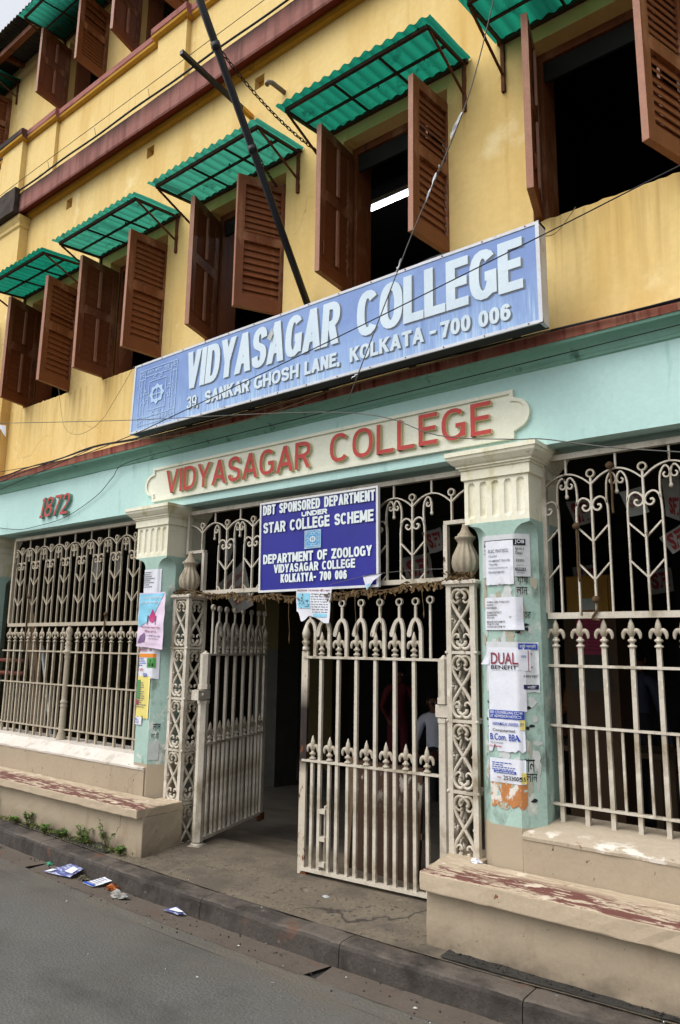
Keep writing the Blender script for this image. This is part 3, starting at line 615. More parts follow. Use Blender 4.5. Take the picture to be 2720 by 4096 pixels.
for i, (a, b) in enumerate(UX[:4]):
    l, r = ((-70, -100), (-83, -86), (-77, -90), (-70, -90))[i]
    shutter(a+.012, YU+.01, UZ0-.0, .91, l, -1); shutter(b-.012, YU+.01, UZ0-.0, .91, r, 1)

# pillars
def pillar(cx):
    p = MB(); hw, ch = .185, .10; cy0, cy1 = -.075, .325; X0, X1 = cx+.02-hw, cx+.02+hw; rings = []
    def oct_(c, z): return [(X0+c, cy0, z), (X1-c, cy0, z), (X1, cy0+c, z), (X1, cy1-c, z), (X1-c, cy1, z), (X0+c, cy1, z), (X0, cy1-c, z), (X0, cy0+c, z)]
    for k in range(20): rings.append(oct_(ch, .10+k*(2.255-.10)/19))
    for k in range(1, 8): rings.append(oct_(max(.0006, ch*sqrt(max(0, 1-(k/7)**2))), 2.255+.08*k/7))
    rings.append(oct_(.0005, 2.35)); p.loft(rings)
    pl = p.build('pillar', PILLAR, B)
    # capital: fluted block, mouldings and abacus
    x0, x1, y0, y1 = cx-.2025, cx+.2025, -.073, .33
    c = MB()
    fl = [x0+.046+i*.0775 for i in range(5)]
    def front(u, v):
        x = x0+(x1-x0)*u; z = 2.346+(2.606-2.346)*v; d = 0
        for f in fl:
            hw_, zz0, zz1 = .0215, 2.378, 2.592
            dz = max(0, zz0+hw_-z, z-(zz1-hw_)); q = sqrt((x-f)**2+dz*dz)
            if q < hw_: d = .016*sqrt(max(0, 1-(q/hw_)**2))
        return (x, y0+d, z)
    c.grid(front, 100, 40)
    c.add([(x0,y0,2.346),(x1,y0,2.346),(x1,y1,2.346),(x0,y1,2.346),(x0,y0,2.606),(x1,y0,2.606),(x1,y1,2.606),(x0,y1,2.606)], [(1,2,6,5),(3,0,4,7),(0,3,2,1),(2,3,7,6)])
    prof = [(.0, 2.606), (.014, 2.612), (.014, 2.668), (.024, 2.671), (.024, 2.682), (.036, 2.684), (.036, 2.692), (.05, 2.702), (.074, 2.728), (.080, 2.745), (.086, 2.747), (.086, 2.7735)]
    c.loft([[(x0-e, y0-e, z), (x1+e, y0-e, z), (x1+e, y1, z), (x0-e, y1, z)] for e, z in prof])
    link('capital', c.mesh('capital', CREAM), pl)
    return pl
for cx in (-6.30, -3.15, 0.0, 3.15): pillar(cx)
# plinth walls under the grilles, with their sloping sills
def plinth(x0, x1, zs, slope):
    mb = MB(); rough(mb.box(x0, x1, -.088, .26, .08, .672).build('plinth_wall', BEIGE, B), .2, .002, 5)
    mb = MB(); n = 60; rings = []
    for i in range(n+1):
        x = x0+(x1-x0)*i/n; q = .006*noise.noise(Vector((x*8, 6, 0)))
        rings.append([(x, -.094+q, .66), (x, -.096+q, .676+q), (x, -.07+q, .69)]+([(x, -.005, zs)] if slope else [(x, .0, zs-.02), (x, .06, zs-.006)])+[(x, .262, zs+.004), (x, .262, .66)])
    mb.loft(rings); mb.build('sill', SILL if slope else SILR, B)
plinth(-6.1, -3.06, .752, True); plinth(.112, 3.0, .735, False); plinth(-9.5, -6.5, .752, True)
# benches of masonry in front
def bench(label, body, slab, z0, zs, zt):
    t = thing('masonry_bench', label, 'bench', (slab[0][0], slab[0][1], z0))
    mb = MB(); mb.prism(body, z0, zs); rough(mb.build('body', BEIGE, t), .08, .006, 6, .006)
    mb = MB(); mb.prism(slab, zs+.001, zt); rough(mb.build('seat_slab', SLAB, t), .04, .0045, 17, .007)
bench('beige masonry bench at right with worn red seat slab beside right pillar', [(-.300,-.37),(4,-.37),(4,-.092),(-.15,-.092),(-.15,.17),(-.375,.17),(-.352,-.09)], [(-.306,-.43),(4,-.43),(4,-.0925),(-.148,-.0925),(-.148,.172),(-.38,.172),(-.358,-.09)], .06, .408, .500)
bench('beige masonry bench at left with weeds growing along its foot', [(-7,-.37),(-2.668,-.37),(-2.672,-.005),(-2.90,-.005),(-2.90,-.092),(-7,-.092)], [(-7,-.43),(-2.67,-.43),(-2.674,-.003),(-2.902,-.003),(-2.902,-.0925),(-7,-.0925)], .06, .408, .470)

# interior shell: hall below, rooms above (dark), ceilings
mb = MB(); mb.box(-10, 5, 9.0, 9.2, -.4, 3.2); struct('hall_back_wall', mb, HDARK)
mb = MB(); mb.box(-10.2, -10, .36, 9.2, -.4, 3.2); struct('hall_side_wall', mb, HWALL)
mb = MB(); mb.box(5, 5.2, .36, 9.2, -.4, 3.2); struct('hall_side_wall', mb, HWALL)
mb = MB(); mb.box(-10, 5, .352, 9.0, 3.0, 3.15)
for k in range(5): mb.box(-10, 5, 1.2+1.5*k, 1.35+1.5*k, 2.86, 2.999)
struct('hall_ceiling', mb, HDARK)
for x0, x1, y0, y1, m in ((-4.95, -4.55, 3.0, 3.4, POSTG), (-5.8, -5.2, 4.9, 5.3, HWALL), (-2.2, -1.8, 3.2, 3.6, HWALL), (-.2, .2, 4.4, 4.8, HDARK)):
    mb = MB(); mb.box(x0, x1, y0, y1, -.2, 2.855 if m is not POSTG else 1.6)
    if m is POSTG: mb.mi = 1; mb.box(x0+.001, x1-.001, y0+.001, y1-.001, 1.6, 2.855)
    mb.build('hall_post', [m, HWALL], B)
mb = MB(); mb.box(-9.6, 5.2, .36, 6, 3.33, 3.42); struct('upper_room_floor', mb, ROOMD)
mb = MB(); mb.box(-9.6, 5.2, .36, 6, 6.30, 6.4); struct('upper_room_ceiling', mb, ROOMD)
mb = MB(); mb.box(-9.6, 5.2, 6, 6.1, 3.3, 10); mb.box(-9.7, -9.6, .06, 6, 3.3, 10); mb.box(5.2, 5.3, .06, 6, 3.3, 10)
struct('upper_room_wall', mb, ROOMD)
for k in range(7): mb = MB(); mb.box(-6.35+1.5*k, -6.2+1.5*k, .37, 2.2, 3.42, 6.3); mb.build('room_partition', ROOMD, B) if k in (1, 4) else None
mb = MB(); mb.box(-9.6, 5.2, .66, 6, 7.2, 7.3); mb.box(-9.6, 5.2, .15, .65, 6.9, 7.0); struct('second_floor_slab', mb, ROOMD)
# corrugated eave above the second floor
n = 900; mb = MB(); mb.grid(lambda u, v: (-9.8+15*u, -.12+3.2*v, 9.60+.55*v+.016*sin(2*pi*u*15/.075)), n*2, 1, True)
R_ = mb.build('roof_sheet', mat('grey_asbestos_roof', '4b4a47', '393836', sc=4, fine=.1, rough=.9), B)
mb = MB(); 
for k in range(16): 
    x = -9.2+k*.92; mb.add([(x,-.06,9.53),(x+.07,-.06,9.53),(x+.07,2.5,9.97),(x,2.5,9.97),(x,-.06,9.585),(x+.07,-.06,9.585),(x+.07,2.5,10.02),(x,2.5,10.02)], [(0,3,2,1),(4,5,6,7),(0,1,5,4),(1,2,6,5),(2,3,7,6),(3,0,4,7)])
mb.box(-9.7, 5.1, .02, .09, 9.455, 9.528); mb.build('rafter', BROWN, R_)

# ---------------------------------------------------------------- awnings
def awning(label, x0, x1, yb, zb, yf, zf, drop=.36):
    t = thing('window_awning', label, 'awning', (x0, yb, zb), group='green corrugated awnings over the windows')
    n = 15; dx = (x1-x0+.10)
    mb = MB(); sl = (zf-zb)/(yf-yb)
    mb.grid(lambda u, v: (x0-.05+dx*u, yb-.005+(yf-.055-yb)*v, zb+.028+sl*((yf-.055-yb)*v)+.012*sin(2*pi*n*u)+.006*noise.noise(Vector((u*5+x0, v*2, 0)))*2.2), n*8, 3, True)
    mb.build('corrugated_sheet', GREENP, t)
    def bar(p, q, w, name, m, h=None):
        p, q = Vector(p), Vector(q); d = (q-p).normalized(); a = d.cross(Vector((0,0,1))).normalized()*w/2 if abs(d.z) < .95 else Vector((w/2,0,0)); b = d.cross(a).normalized()*(h or w)/2
        mb = MB(); mb.loft([[p+a+b, p-a+b, p-a-b, p+a-b], [q+a+b, q-a+b, q-a-b, q+a-b]]); mb.build(name, m, t)
    ym = (yb+yf)/2-.01
    bar((x0, yf, zf+.004), (x1, yf, zf+.004), .024, 'front_rail', DARKM); bar((x0, ym, (zb+zf)/2+.004), (x1, ym, (zb+zf)/2+.004), .016, 'middle_rail', DARKM)
    for x in (x0, x1): bar((x, yb-.02, zb), (x, yf, zf), .02, 'side_rail', DARKM)
    for f in (.36, .68): bar((x0+(x1-x0)*f, yb-.02, zb+.004), (x0+(x1-x0)*f, yf+.02, zf+.004), .014, 'cross_rib', DARKM)
    for x in (x0, x1):
        bar((x, yb-.012, zb+.02), (x, yb-.012, zb-drop), .024, 'wall_bracket', RUST); bar((x, yb-.02, zb-drop*.66), (x, yf+.02, zf-.01), .014, 'brace', RUST)
    bar((x0-.03, yb-.016, zb+.012), (x1+.03, yb-.016, zb+.012), .03, 'back_batten', DARKM)
    for x in (x0, x1):
        mb = MB(); zc = zb-drop*.62; seed = x*7
        mb.grid(lambda u, v: (x+(u-.5)*.13*(1+.4*noise.noise(Vector((v*6, seed, 0)))), yb-.0005-.006*max(0, (1-abs(2*u-1)**2)*(1-abs(2*v-1)**2)*(.6+1.6*noise.noise(Vector((u*7+seed, v*14, 2))))), zc-drop*.5+drop*1.15*v), 10, 18, True); mb.build('plaster_patch', YEL, t)
    mb = MB()
    for i in range(10):       # bits of dirt and broken sheet lodged along the rails
        x = random.uniform(x0, x1); y = random.choice((yf, ym))+random.uniform(-.02, .02); z = zb+sl*(y-yb)+.012
        for k in range(3): mb.add([(x+random.uniform(-.02,.02), y+random.uniform(-.015,.015), z+random.uniform(-.012,.008)) for _ in range(3)], [(0,1,2)])
    tag(mb.build('lodged_debris', INK, t), kind='stuff')
names = {1: 'green corrugated awning over leftmost first floor window', 2: 'green corrugated awning over second first floor window from left', 3: 'green corrugated awning crossed by the leaning black pole', 4: 'green corrugated awning over window above COLLEGE sign lettering', 5: 'green corrugated awning at top right over big dark window'}
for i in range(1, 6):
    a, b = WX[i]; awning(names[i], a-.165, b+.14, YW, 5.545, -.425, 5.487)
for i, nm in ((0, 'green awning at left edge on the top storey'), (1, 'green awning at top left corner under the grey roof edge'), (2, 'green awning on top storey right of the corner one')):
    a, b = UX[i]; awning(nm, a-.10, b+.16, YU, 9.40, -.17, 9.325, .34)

# ---------------------------------------------------------------- iron work
def finial_mesh(m):
    mb = MB()
    mb.lathe([(.010,0),(.012,.004),(.022,.008),(.024,.013),(.020,.018),(.012,.022),(.012,.032),(.021,.038),(.023,.043),(.020,.048),(.011,.054),(.010,.062)], seg=10)
    rings = []
    for r, z in ((.010,.058),(.016,.085),(.019,.105),(.014,.130),(.006,.150),(.0008,.162)):
        rings.append([(r*cos(a), r*.8*sin(a), z) for a in [pi*k/4 for k in range(8)]])
    mb.loft(rings, True, True)
    for s in (-1, 1):
        p = smooth_path([(s*.004,.066),(s*.014,.088),(s*.027,.094),(s*.038,.084),(s*.043,.066),(s*.041,.050)], 3)
        k = len(p); rr = [.006+.007*sin(pi*min(1, (i/(k-1))*.95+.1))-.0 if i < k-1 else .002 for i in range(k)]
        mb.tube([(q.x, 0, q.y) for q in p], rr, 7, True, True, (Vector((0,1,0)), .85))
    me = mb.mesh('finial', m); return me
FIN = finial_mesh(IRON); FIN2 = finial_mesh(IRON2)
def barmesh(L_, w, d, m): 
    mb = MB(); mb.box(-w/2, w/2, -d/2, d/2, 0, L_); me = mb.mesh('bar', m); return me
_bm = {}
def bar_(parent, x, y, z0, z1, w, d, m, name='bar', lean=0):
    k = (round(z1-z0, 3), w, d, m.name)
    if k not in _bm: _bm[k] = barmesh(z1-z0, w, d, m)
    o = link(name, _bm[k], parent); o.location = (x, y, z0); o.rotation_euler = (0, lean, 0); return o
def ringmesh(r, w, d, m):
    return MB().strip([(r*cos(2*pi*i/14), r*sin(2*pi*i/14)) for i in range(14)], w, d, 0, True).mesh('ring', m)
GY = .12
def lyre(parent, x, P, m, left=True, right=True):
    """one period of the scroll-topped upper grille about a stem at x"""
    s1 = P/2*.63     # side bar offset
    w, d = .0105, .018; zb = 1.834
    mb = MB(); 
    mb.box(x-w/2, x+w/2, GY-d/2, GY+d/2, zb-.002, 2.58)
    mb.build('stem', m, parent)
    o = link('ring', RINGS, parent); o.location = (x-parent.location.x, GY-parent.location.y, 2.603-parent.location.z)
    for sgn, on in ((-1, left), (1, right)):
        if not on: continue
        X = lambda q: x+sgn*q
        # side bar: up, then curling in to the stem as half a heart
        pts = [(X(s1), zb), (X(s1), 2.36), (X(s1*.98), 2.41)]
        pts += [(p.x, p.y) for p in smooth_path([(X(s1*.98), 2.41), (X(s1*.86), 2.448), (X(s1*.55), 2.466), (X(s1*.2), 2.452), (X(.004), 2.425), (X(.012), 2.400), (X(.034), 2.392), (X(.05), 2.408), (X(.044), 2.424), (X(.032), 2.420)], 3)]
        jz = random.random()*50; mb = MB(); mb.strip([(a_+.0025*noise.noise(Vector((b_*9, jz, 0))), b_) for a_, b_ in pts], .0095, d*.9, GY); mb.build('scroll_bar', m, parent)
        # lyre: from the side bar shoulder out and over to the hanging drop
        h = P/2
        p2 = smooth_path([(X(s1*.97), 2.425), (X(s1*.93), 2.49), (X(s1*1.0), 2.555), (X(s1+(h-s1)*.45), 2.592), (X(s1+(h-s1)*.8), 2.582), (X(h-.003), 2.553), (X(h-.012), 2.533), (X(h-.030), 2.532), (X(h-.036), 2.548), (X(h-.026), 2.557)], 3)
        jz = random.random()*50; mb = MB(); mb.strip([(p.x+.004*noise.noise(Vector((p.y*9, jz, 0))), p.y+.003*noise.noise(Vector((p.x*9, jz, 3)))) for p in p2], .0085, d*.9, GY); mb.build('lyre_scroll', m, parent)
        # arch from the junction on the stem up to the middle of the bay
        p3 = smooth_path([(X(.0), 2.541), (X(h*.35), 2.582), (X(h*.7), 2.607), (X(h), 2.615)], 4)
        mb = MB(); mb.strip([(p.x, p.y) for p in p3], .0085, d, GY+.001); mb.build('arch_bar', m, parent)
        for zt, zl in ((2.303, 2.222), (2.098, 2.012)):
            mb = MB(); mb.strip([(X(.004), zl), (X(s1-.004), zt)], .0085, d*.8, GY-.001); mb.build('chevron_bar', m, parent)
def drop(parent, x, m):
    mb = MB(); mb.box(x-.005, x+.005, GY-.006, GY+.006, 2.49, 2.56); mb.lathe([(.001,2.470),(.009,2.474),(.012,2.483),(.009,2.492),(.004,2.496)], (x, GY, 0), 8); mb.build('drop_rod', m, parent); MB().box(x-.005, x+.005, GY-.0065, GY+.0065, 2.612, 2.705).build('hanger_rod', m, parent)
RINGS = ringmesh(.021, .009, .02, IRON2); RINGI = ringmesh(.021, .009, .02, IRON)
def upper_frame(parent, x0, x1, m, z0=1.80, z1=1.834):
    for a, b, c, d in ((x0, x1, 2.702, 2.734), (x0, x1, z0, z1)): MB().box(a, b, GY-.019, GY+.019, c, d).build('frame_rail', m, parent)
    for a in (x0, x1): MB().box(a-.014, a+.014, GY-.018, GY+.018, z1, 2.702).build('frame_stile', m, parent)
# left bay
GL = thing('iron_grille', 'cream iron grille with turned baluster in left bay beside year 1872', 'grille', (-4.57, GY, .75))
upper_frame(GL, -5.74, -3.335, IRON2)
for k in range(8): lyre(GL, -5.59+.2785*k, .2785, IRON2); drop(GL, -5.59+.2785*(k-.5), IRON2)
def rel(o, p): return (p[0]-o.location.x, p[1]-o.location.y, p[2]-o.location.z)
def low_grille(G, xs, zsill, r1, r2, r3, x0, x1, m, FM, w=.021):
    for x in xs:
        o = bar_(G, *rel(G, (x, GY, zsill))[:3], rel(G, (0,0,1.645))[2], w, w, m, 'bar', random.uniform(-.007, .007)); f = link('finial', FM, o); f.rotation_euler = (random.uniform(-.03, .03), random.uniform(-.04, .04), random.uniform(-.2, .2)); f.location = (0, 0, 1.640-zsill)
    for z, h in ((r1, .014), (r2, .012), (r3, .012)): MB().box(x0, x1, GY-.017, GY+.017, z-h/2, z+h/2).build('rail', m, G)
    for a, b in zip(xs, xs[1:]):
        if abs(b-a) < .16: bar_(G, *rel(G, ((a+b)/2, GY-.004, r3-.0)), rel(G, (0,0,r2-.001))[2], .013, .013, m, 'thin_bar', random.uniform(-.006, .006))
LX1 = [-5.584+.1262*i for i in range(8)]; LX2 = [-4.447+.1362*i for i in range(8)]
low_grille(GL, [-5.70]+LX1, .745, 1.556, 1.245, .845, -5.80, -4.60, IRON2, FIN2); low_grille(GL, LX2, .745, 1.553, 1.245, .845, -4.54, -3.34, IRON2, FIN2)
mb = MB(); mb.lathe([(.048,.748),(.05,.765),(.038,.79),(.04,.80),(.030,.83),(.032,.87),(.030,1.03),(.028,1.04),(.034,1.05),(.034,1.065),(.026,1.075),(.036,1.085),(.036,1.10),(.026,1.11),(.027,1.13),(.026,1.49),(.03,1.51),(.026,1.53),(.042,1.545),(.042,1.565),(.026,1.575),(.034,1.60),(.026,1.615),(.034,1.63),(.024,1.65),(.024,1.66),(.034,1.68),(.022,1.70),(.036,1.735),(.03,1.77),(.016,1.79),(.016,1.798),(.022,1.802),(.018,1.812),(.004,1.815)], (-4.57, GY-.012, 0), 14); mb.build('baluster', IRON2, GL)
# right bay
GR = thing('iron_grille', 'cream iron grille at right edge beside poster covered pillar', 'grille', (.9, GY, .73))
upper_frame(GR, .214, 2.93, IRON)
for k in range(9): lyre(GR, .207+.2795*k, .2795, IRON, k > 0, True); drop(GR, .207+.2795*(k+.5), IRON)
low_grille(GR, [.253+.1342*i for i in range(12)], .73, 1.545, 1.226, .82, .18, 2.9, IRON, FIN, .023)
# transom over the gate
GT = thing('iron_transom', 'scrolled iron transom grille above the open gate behind blue banner', 'transom', (-1.55, GY, 2.04))
for a, b, c, d in ((-2.92, -.23, 2.702, 2.734), (-2.69, -.43, 2.035, 2.066), (-2.92, -2.70, 2.375, 2.40), (-.45, -.23, 2.395, 2.42)): MB().box(a, b, GY-.019, GY+.019, c, d).build('frame_rail', IRON, GT)
for x, a, b in ((-2.905, 2.40, 2.702), (-.245, 2.42, 2.702), (-2.705, 2.066, 2.375), (-.44, 2.066, 2.395)): MB().box(x-.014, x+.014, GY-.018, GY+.018, a, b).build('frame_stile', IRON, GT)
_lz = 1.834
for k in range(9):
    x = -2.738+.2925*k
    if k in (0, 8):        # shortened ends above the lattice posts
        mb = MB(); mb.box(x-.005, x+.005, GY-.009, GY+.009, 2.405, 2.58); mb.build('stem', IRON, GT); o = link('ring', RINGI, GT); o.location = rel(GT, (x, GY, 2.603))
        for sg in (-1, 1):
            p3 = smooth_path([(x, 2.541), (x+sg*.051, 2.582), (x+sg*.10, 2.607), (x+sg*.146, 2.615)], 4); MB().strip([(p.x, p.y) for p in p3], .0085, .018, GY+.001).build('arch_bar', IRON, GT)
    else:
        n0 = len(bpy.data.objects)
        lyre(GT, x, .2925, IRON)
    drop(GT, x+.146, IRON) if k < 8 else None
for o in kids(GT):          # the transom's bars stand on its own bottom rail
    if o.name.split('.')[0] in ('stem', 'scroll_bar') and o.data.users == 1:
        for v in o.data.vertices:
            if v.co.z < 2.0: v.co.z = 2.064

# lattice posts of cast iron
def lattice_panel_mesh():
    mb = MB(); w = .066
    def tb(pts, r, n=3): 
        p = smooth_path(pts, n); mb.tube([(q.x, 0, q.y) for q in p], r, 6, True, True, (Vector((0,1,0)), 1.25))
    for s in (-1, 1):
        tb([(s*.016,.118),(s*.026,.126),(s*.026,.142),(s*.013,.154),(s*.004,.163),(s*.018,.172),(s*.042,.166),(s*.060,.140),(s*.062,.110),(s*.050,.075),(s*.025,.035),(0,0),(-s*.025,-.035),(-s*.050,-.072),(-s*.063,-.108),(-s*.060,-.142),(-s*.042,-.166),(-s*.018,-.172),(-s*.004,-.160),(-s*.014,-.150),(-s*.026,-.140),(-s*.024,-.126)], .0105)
        tb([(s*.060,.118),(s*.045,.100),(s*.030,.094),(s*.018,.103),(s*.018,.114)], [.007,.007,.007,.007,.007,.007,.008,.008,.008,.008,.007,.006,.006], 3)
        tb([(s*.060,-.112),(s*.045,-.094),(s*.030,-.088),(s*.018,-.097),(s*.018,-.110)], .0072)
        for q in range(4): a = q*pi/2; mb.lathe([(.001,-.012),(.013,-.004),(.013,.004),(.001,.012)], (s*(w+.004)+.012*cos(a)*-s*.6, 0, .016*sin(a)), 6)
        mb.lathe([(.001,-.01),(.009,0),(.001,.01)], (s*(w-.006), 0, 0), 6)
    mb.lathe([(.001,.156),(.009,.164),(.009,.172),(.001,.18)], seg=7)
    return mb.mesh('lattice_panel', IRON)
LP = lattice_panel_mesh()
def lattice_post(label, x0, x1, zb, base_side):
    t = thing('lattice_post', label, 'post', ((x0+x1)/2, .065, zb)); y0, y1 = -.03, .16; PZ = .3875; zt = 1.995
    for x in (x0+.016, x1-.016):
        for y in (y0+.016, y1-.016): MB().box(x-.016, x+.016, y-.016, y+.016, zb if not (base_side and y < .05) else .472 if False else zb, zt).build('corner_bar', IRON, t)
    zs = [zt-PZ*i for i in range(6)]
    cx, cy = (x0+x1)/2, (y0+y1)/2
    for i, z in enumerate(zs[:-1]):
        if z-PZ < zb-.25: continue
        for fx, fy, rz in ((cx, y0+.014, 0), (x1-.014 if base_side else x0+.014, cy, pi/2)):
            o = link('lattice_panel', LP, t); o.location = rel(t, (fx, fy, z-PZ/2)); o.rotation_euler = (0, 0, rz)
        for a, b, c, d in ((x0+.03, x1-.03, y0+.002, y0+.026), (x0+.03, x1-.03, y1-.026, y1-.002), (x1-.026, x1-.002, y0+.03, y1-.03), (x0+.002, x0+.026, y0+.03, y1-.03)):
            MB().box(a, b, c, d, z-PZ-.009, z-PZ+.009).build('lattice_rail', IRON, t) if z-PZ > zb else None
        mb = MB()
        for bx_ in ((x1, -1), (x0, -1)): mb.lathe([(.001,-.011),(.011,-.006),(.011,.006),(.001,.011)], (bx_[0], y0+.004, z-PZ), 8)
        mb.build('boss', IRON, t)
    MB().loft([[(x0-e, y0-e, z), (x1+e, y0-e, z), (x1+e, y1+e, z), (x0-e, y1+e, z)] for e, z in ((-.001, 1.99), (.004, 2.0), (.018, 2.008), (.018, 2.022), (.008, 2.03), (-.02, 2.036))]).build('cap', IRON, t)
    u = MB(); prof = [(.05,2.036),(.055,2.05),(.045,2.06),(.062,2.075),(.082,2.11),(.087,2.14),(.082,2.175),(.066,2.21),(.05,2.24),(.045,2.26),(.054,2.278),(.064,2.288),(.060,2.298),(.045,2.302),(.046,2.312),(.032,2.325),(.024,2.34),(.018,2.36),(.016,2.375)]
    u.loft([[(cx+r*(1-(.14 if 2.07 < z < 2.27 else .0)*(.5+.5*cos(12*2*pi*i/60)))*cos(2*pi*i/60), cy-.02+r*(1-(.14 if 2.07 < z < 2.27 else 0)*(.5+.5*cos(12*2*pi*i/60)))*sin(2*pi*i/60), z) for i in range(60)] for r, z in prof], True, True)
    u.build('urn_finial', mat('weathered_urn', 'a89c88', '8d8270', sc=9, fine=.08, bump=.3, bsc=40, rough=.7, layers=[('57503f', 9, (1, 1, .6), .63, .07, None)]), t)
lattice_post('cast iron lattice post with urn left of the gate opening', -2.884, -2.694, .15, True)
lattice_post('cast iron lattice post with urn on right bench beside poster pillar', -.362, -.172, .498, False)

# gate leaves: local x runs from the hinge to the free edge
def gate(label, loc, deg, mirror):
    t = thing('gate_leaf', label, 'gate', loc, radians(deg), group='two leaves of the iron gate')
    z0 = -loc[2]
    def P(mb, name, m=IRON, parent=None):
        me = mb.map(lambda x, y, z: (x, y, z+z0)); return mb.build(name, m, parent or t, False)
    for z, h in ((1.56, .016), (.88, .014), (.197, .02)): 
        mb = MB(); mb.box(.03, 1.06, -.019, .019, z-h/2, z+h/2); P(mb, 'rail')
    mb = MB(); rr = lambda r, z: [(r*cos(pi/3*i), r*sin(pi/3*i), z) for i in range(6)]
    mb.loft([rr(.040,.19), rr(.040,1.20)]); mb.loft([rr(.046,1.19), rr(.046,1.215)]); mb.loft([rr(.047,1.30), rr(.047,1.335)]); mb.loft([rr(.040,1.335), rr(.040,1.565), rr(.02,1.575), rr(.006,1.59)]); P(mb, 'hinge_post')
    mb = MB(); mb.box(-.13, .045, -.03, .03, 1.222, 1.295); mb.lathe([(.001,-.014),(.013,-.008),(.013,.008),(.001,.014)], (-.075, -.034, 1.26), 8); P(mb, 'hinge_strap')
    mb = MB(); mb.lathe([(.05,.165),(.05,.178),(.018,.18),(.018,.2)], (0, 0, 0), 8); mb.box(-.06, .06, -.05, .05, .150, .166); P(mb, 'pivot_shoe')
    mb = MB(); mb.box(1.030, 1.082, -.010, .010, .155, 1.60); P(mb, 'free_stile', IRONR if not mirror else IRON)
    mb = MB(); mb.lathe([(.018,1.60),(.026,1.61),(.026,1.625),(.016,1.64),(.028,1.655),(.03,1.665),(.017,1.68),(.026,1.70),(.029,1.725),(.02,1.755),(.006,1.785),(.001,1.795)], (1.056, 0, 0), 10); P(mb, 'bud_finial')
    fs = [.919, .780, .635, .489, .343, .202]; hb = [.974, .857, .716, .571, .422, .282, .154]; hp = [1.019, .900, .756, .602, .456, .311, .192]; he = [1.070, .958, .812, .657, .514, .368, .240]
    for s in fs:
        o = bar_(t, s, 0, .205+z0, 1.575+z0, .0225, .0225, IRON, 'bar', random.uniform(-.003, .003)); f = link('finial', FIN, o); f.location = (0, 0, 1.366)
    for a, b, c in zip(hb, hp, he):
        pts = [(a, 1.56), (a, 1.70), (a, 1.735)]+[(q.x, q.y) for q in smooth_path([(a, 1.735), (a+(b-a)*.3, 1.785), (b, 1.812), (b+(c-b)*.6, 1.778), (c, 1.70)], 4)]
        n = len(pts); ww = [.023]*(n-4)+[.026, .030, .033, .018]
        mb = MB(); mb.strip(pts, ww, .02, 0); mb.lathe([(.015,1.552),(.019,1.558),(.019,1.566),(.012,1.575)], (a, 0, 0), 8); hk = P(mb, 'hook_bar')
        mb = MB(); mb.box(b-.0075, b+.0075, -.0075, .0075, 1.815, 1.90); P(mb, 'ring_stem', IRON, hk)
        o = link('ring', RINGI, hk); o.location = (b, 0, 1.922+z0)
    mb = MB(); mb.box(.081, .095, -.007, .007, 1.57, 1.91); hk = P(mb, 'ring_rod'); o = link('ring', RINGI, hk); o.location = (.088, 0, 1.930+z0)
    for s in (.980, .843, .697, .552, .407, .267, .117):
        o = bar_(t, s, 0, .205+z0, .885+z0, .0205, .0205, IRON, 'short_bar', random.uniform(-.004, .004)); f = link('finial', FIN, o); f.location = (0, 0, .678)
    mb = MB(); mb.lathe([(.028,-.014),(.03,-.01),(.03,.01),(.028,.014)], (0,0,0), 12); mb.map(lambda x, y, z: (x+1.035, z+.0, y+.155)); mb.box(1.0, 1.075, -.03, -.022, .14, .20); P(mb, 'roller', RUST)
    if not mirror:
        mb = MB(); mb.tube([(.885,-.022,.2),(.885,-.022,.60),(.86,-.026,.603)], .009, 6)
        for z in (.245, .40, .57): mb.box(.865, .915, -.034, .013, z-.014, z+.014)
        P(mb, 'drop_bolt')
    return t
gate('right leaf of cream iron gate standing almost closed with chipped stile', (-.470, .12, .165), 184, False)
gate('left leaf of cream iron gate swung open into the hall', (-2.570, .06, .165), 108, True)

# ---------------------------------------------------------------- big blue sign board
SG = thing('sign_board', 'long faded blue sign board reading VIDYASAGAR COLLEGE above the entrance', 'sign', (-1.4, -.30, 3.35))
SXL, SXR, SZ0, SZ1 = -3.19, .435, 3.352, 3.942
def sg(x, z, o=0):      # face of the board, leaning very slightly, top edge a little right
    k = (z-SZ0)/(SZ1-SZ0); return (x+.03*k*(1-(x-SXL)/(SXR-SXL)), -.338-.010*k-o+.004*noise.noise(Vector((x*1.7, z*3, 0))), z+.012*(x-SXL)/(SXR-SXL)*0)
mb = MB(); mb.grid(lambda u, v: sg(SXL+.016+(SXR-SXL-.032)*u, SZ0+.016+(SZ1-SZ0-.032)*v), 60, 10, True); mb.build('face_sheet', SIGNB, SG)
mb = MB(); mb.box(SXL+.01, SXR-.01, -.3285, -.235, SZ0+.002, SZ1-.02); mb.build('back_box', CEM, SG)
mb = MB()
for a, b, c, d, yb_ in ((SXL, SXR, SZ0, SZ0+.018, -.330), (SXL, SXR, SZ1-.018, SZ1, -.258)):
    mb.loft([[sg(a+(b-a)*i/20, c, .004), sg(a+(b-a)*i/20, d, .004), (sg(a+(b-a)*i/20, d)[0], yb_, d), (a+(b-a)*i/20, yb_, c)] for i in range(21)])
for x in (SXL, SXR-.022): mb.loft([[sg(x, z, .005), sg(x+.022, z, .005), (sg(x+.022, z)[0], -.2575, z), (sg(x, z)[0], -.2575, z)] for z in (SZ0, SZ1)])
mb.build('edge_frame', ALU, SG)
mb = MB()
for i in range(14):
    for z in (SZ0+.009, SZ1-.009): mb.lathe([(.005,0),(.003,.003)], (0,0,0), 6); n = len(mb.v); mb.v[-12:] = [tuple(Vector(sg(SXL+.1+i*.265, z, .006))+Vector((p[0], -p[2], p[1]))) for p in mb.v[-12:]]
mb.build('screw', RUST, SG)
